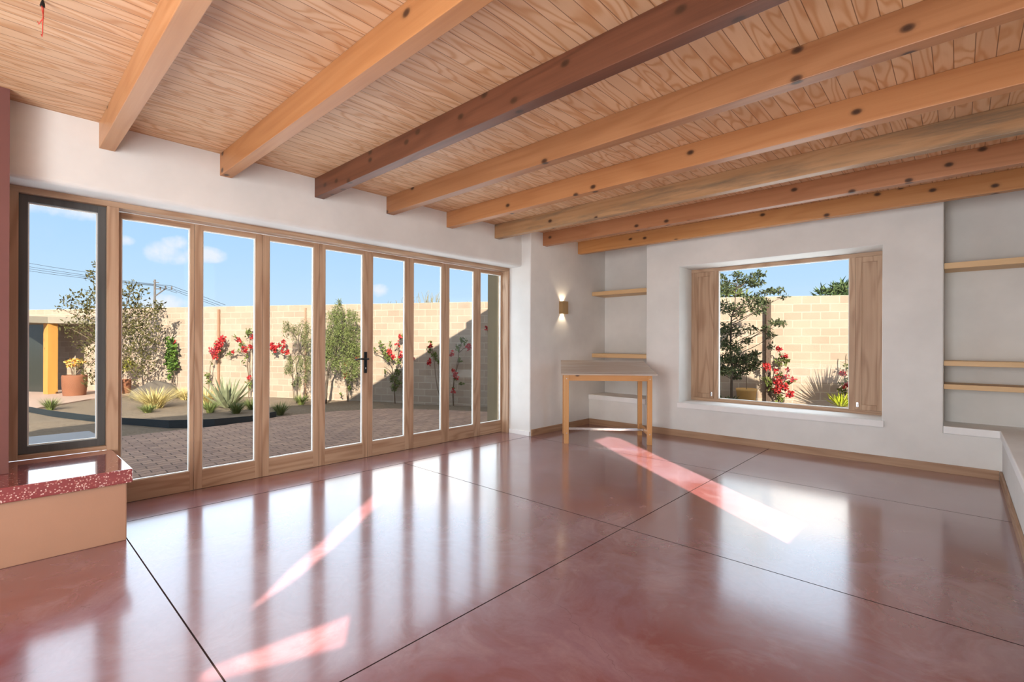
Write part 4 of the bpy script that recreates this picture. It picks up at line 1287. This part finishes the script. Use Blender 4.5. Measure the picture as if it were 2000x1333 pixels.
# dark broad leaves at the tree's foot
bl = rosette('broad_leaf_plant', 'low broad dark leaved plant at the foot of the window tree', 'plant', at(1418, 782, 8.2), 14, .24, .05, leaf_dark, 12, .1, 1.0)
bl.location.z = 0.245
t = thing('stone_ledge', 'pale stone ledge under the dark leaved tree in the far window', 'stone', gz(at(1430, 782, 8.25)))
bm = bmesh.new()
add_box(bm, (-.55, -.28, -.03), (.35, .28, .24), .05)
obj('stone_block', bm, mat_rock, t)

# ---- beyond the wall
def backtree(label, clumps, d, mat, seed, size, asp, grp):
    c0 = at(clumps[0][0], clumps[0][1], d)
    t = thing('distant_tree', label, 'tree', gz(c0), 0, grp)
    branches('trunk', [(Vector((0, 0, -.2)), rel(t, c0), .06, .03, .05)], mat_barkd, t)
    leaves('foliage', [(rel(t, at(x, y, d)), r * d / 943, n) for x, y, r, n in clumps], size, mat, t, asp, seed, up=.4)
backtree('palm like green treetop above the wall at upper right of the far window', [(1645, 566, 13, 150), (1625, 572, 10, 70), (1606, 573, 9, 60), (1655, 572, 12, 90)], 12.5, palm_leaf, 61, .26, .16, 'treetops beyond the wall')
backtree('yellow green treetop above the wall behind the dark leaved tree', [(1418, 572, 14, 160), (1440, 578, 10, 70), (1455, 580, 7, 30)], 12.5, leaf_pepper, 62, .2, .2, 'treetops beyond the wall')
t = thing('bare_shrub', 'bare twiggy shrub poking above the block wall at the right doors', 'shrub', gz(at(845, 640, 12.2)))
sg = []
g = random.Random(8)
for i in range(46):
    px = g.choice((g.uniform(815, 862), g.uniform(815, 862), g.uniform(740, 930)))
    top = 590 - g.uniform(0, 1) * max(4, 24 - abs(px - 836) * .25)
    sg.append((rel(t, at(px + g.uniform(-10, 10), 606, 12.2 + g.uniform(-.2, .2))), rel(t, at(px, top, 12.2)), .009, .003, .1))
for px in (760, 800, 845, 880, 915):
    sg.append((Vector((0, 0, -.1)), rel(t, at(px, 606, 12.2)), .03, .01, .03))
branches('twigs', sg, twig_mat, t, 5)

# ---- utility pole and lines
D = 55.0
t = thing('utility_pole', 'grey wooden utility pole with crossarms far beyond the wall', 'utility pole', gz(at(302, 640, D)))
bm = bmesh.new()
add_tube(bm, [Vector((0, 0, -.2)), rel(t, at(302, 549, D))], [.17, .11], 8)
obj('pole', bm, mat_pole, t)
def bar(name, a, b, r):
    bm = bmesh.new()
    add_tube(bm, [rel(t, at(*a)), rel(t, at(*b))], r, 5)
    obj(name, bm, mat_pole, t)
bar('crossarm', (299, 553, D), (310, 555, D), .05)
bar('crossarm', (302, 567, D), (313, 567, D), .06)
bar('arm_brace', (303, 581, D), (325, 565, D), .07)
bar('crossarm', (300, 592, D), (306, 592, D), .05)
for (x, y) in ((313, 565), (323, 563), (335, 564)):
    bm = bmesh.new()
    add_tube(bm, [rel(t, at(x, y - 2, D)), rel(t, at(x, y + 5, D))], .08, 5)
    obj('insulator', bm, mat_pole, t)
lines = [
    ('topmost power line, sagging gently from upper left to the pole', [(30, 513), (52, 517), (100, 525), (168, 535), (240, 551), (302, 558), (335, 561), (362, 571), (400, 583), (440, 598)]),
    ('second power line from the top', [(30, 519), (52, 524), (100, 531), (168, 541), (240, 553), (302, 559), (323, 562), (362, 575), (400, 588), (430, 599)]),
    ('third power line from the top', [(30, 524), (52, 528), (100, 535), (168, 544), (240, 554.5), (302, 560), (313, 564), (340, 570), (362, 579), (400, 592), (420, 599)]),
    ('lowest of the four power lines', [(30, 527), (52, 532), (100, 539), (168, 547), (240, 556), (302, 561), (320, 567), (345, 575)]),
]
for lab, pp in lines:
    bm = bmesh.new()
    o0 = at(*pp[0], D)
    add_tube(bm, [at(x, y, D + 6 * (302 - x) / 302.) - o0 for x, y in pp], .022, 5)
    o = obj('power_line', bm, mat_cable, None, False, o0)
    tag(o, lab, 'cable', 'power lines')
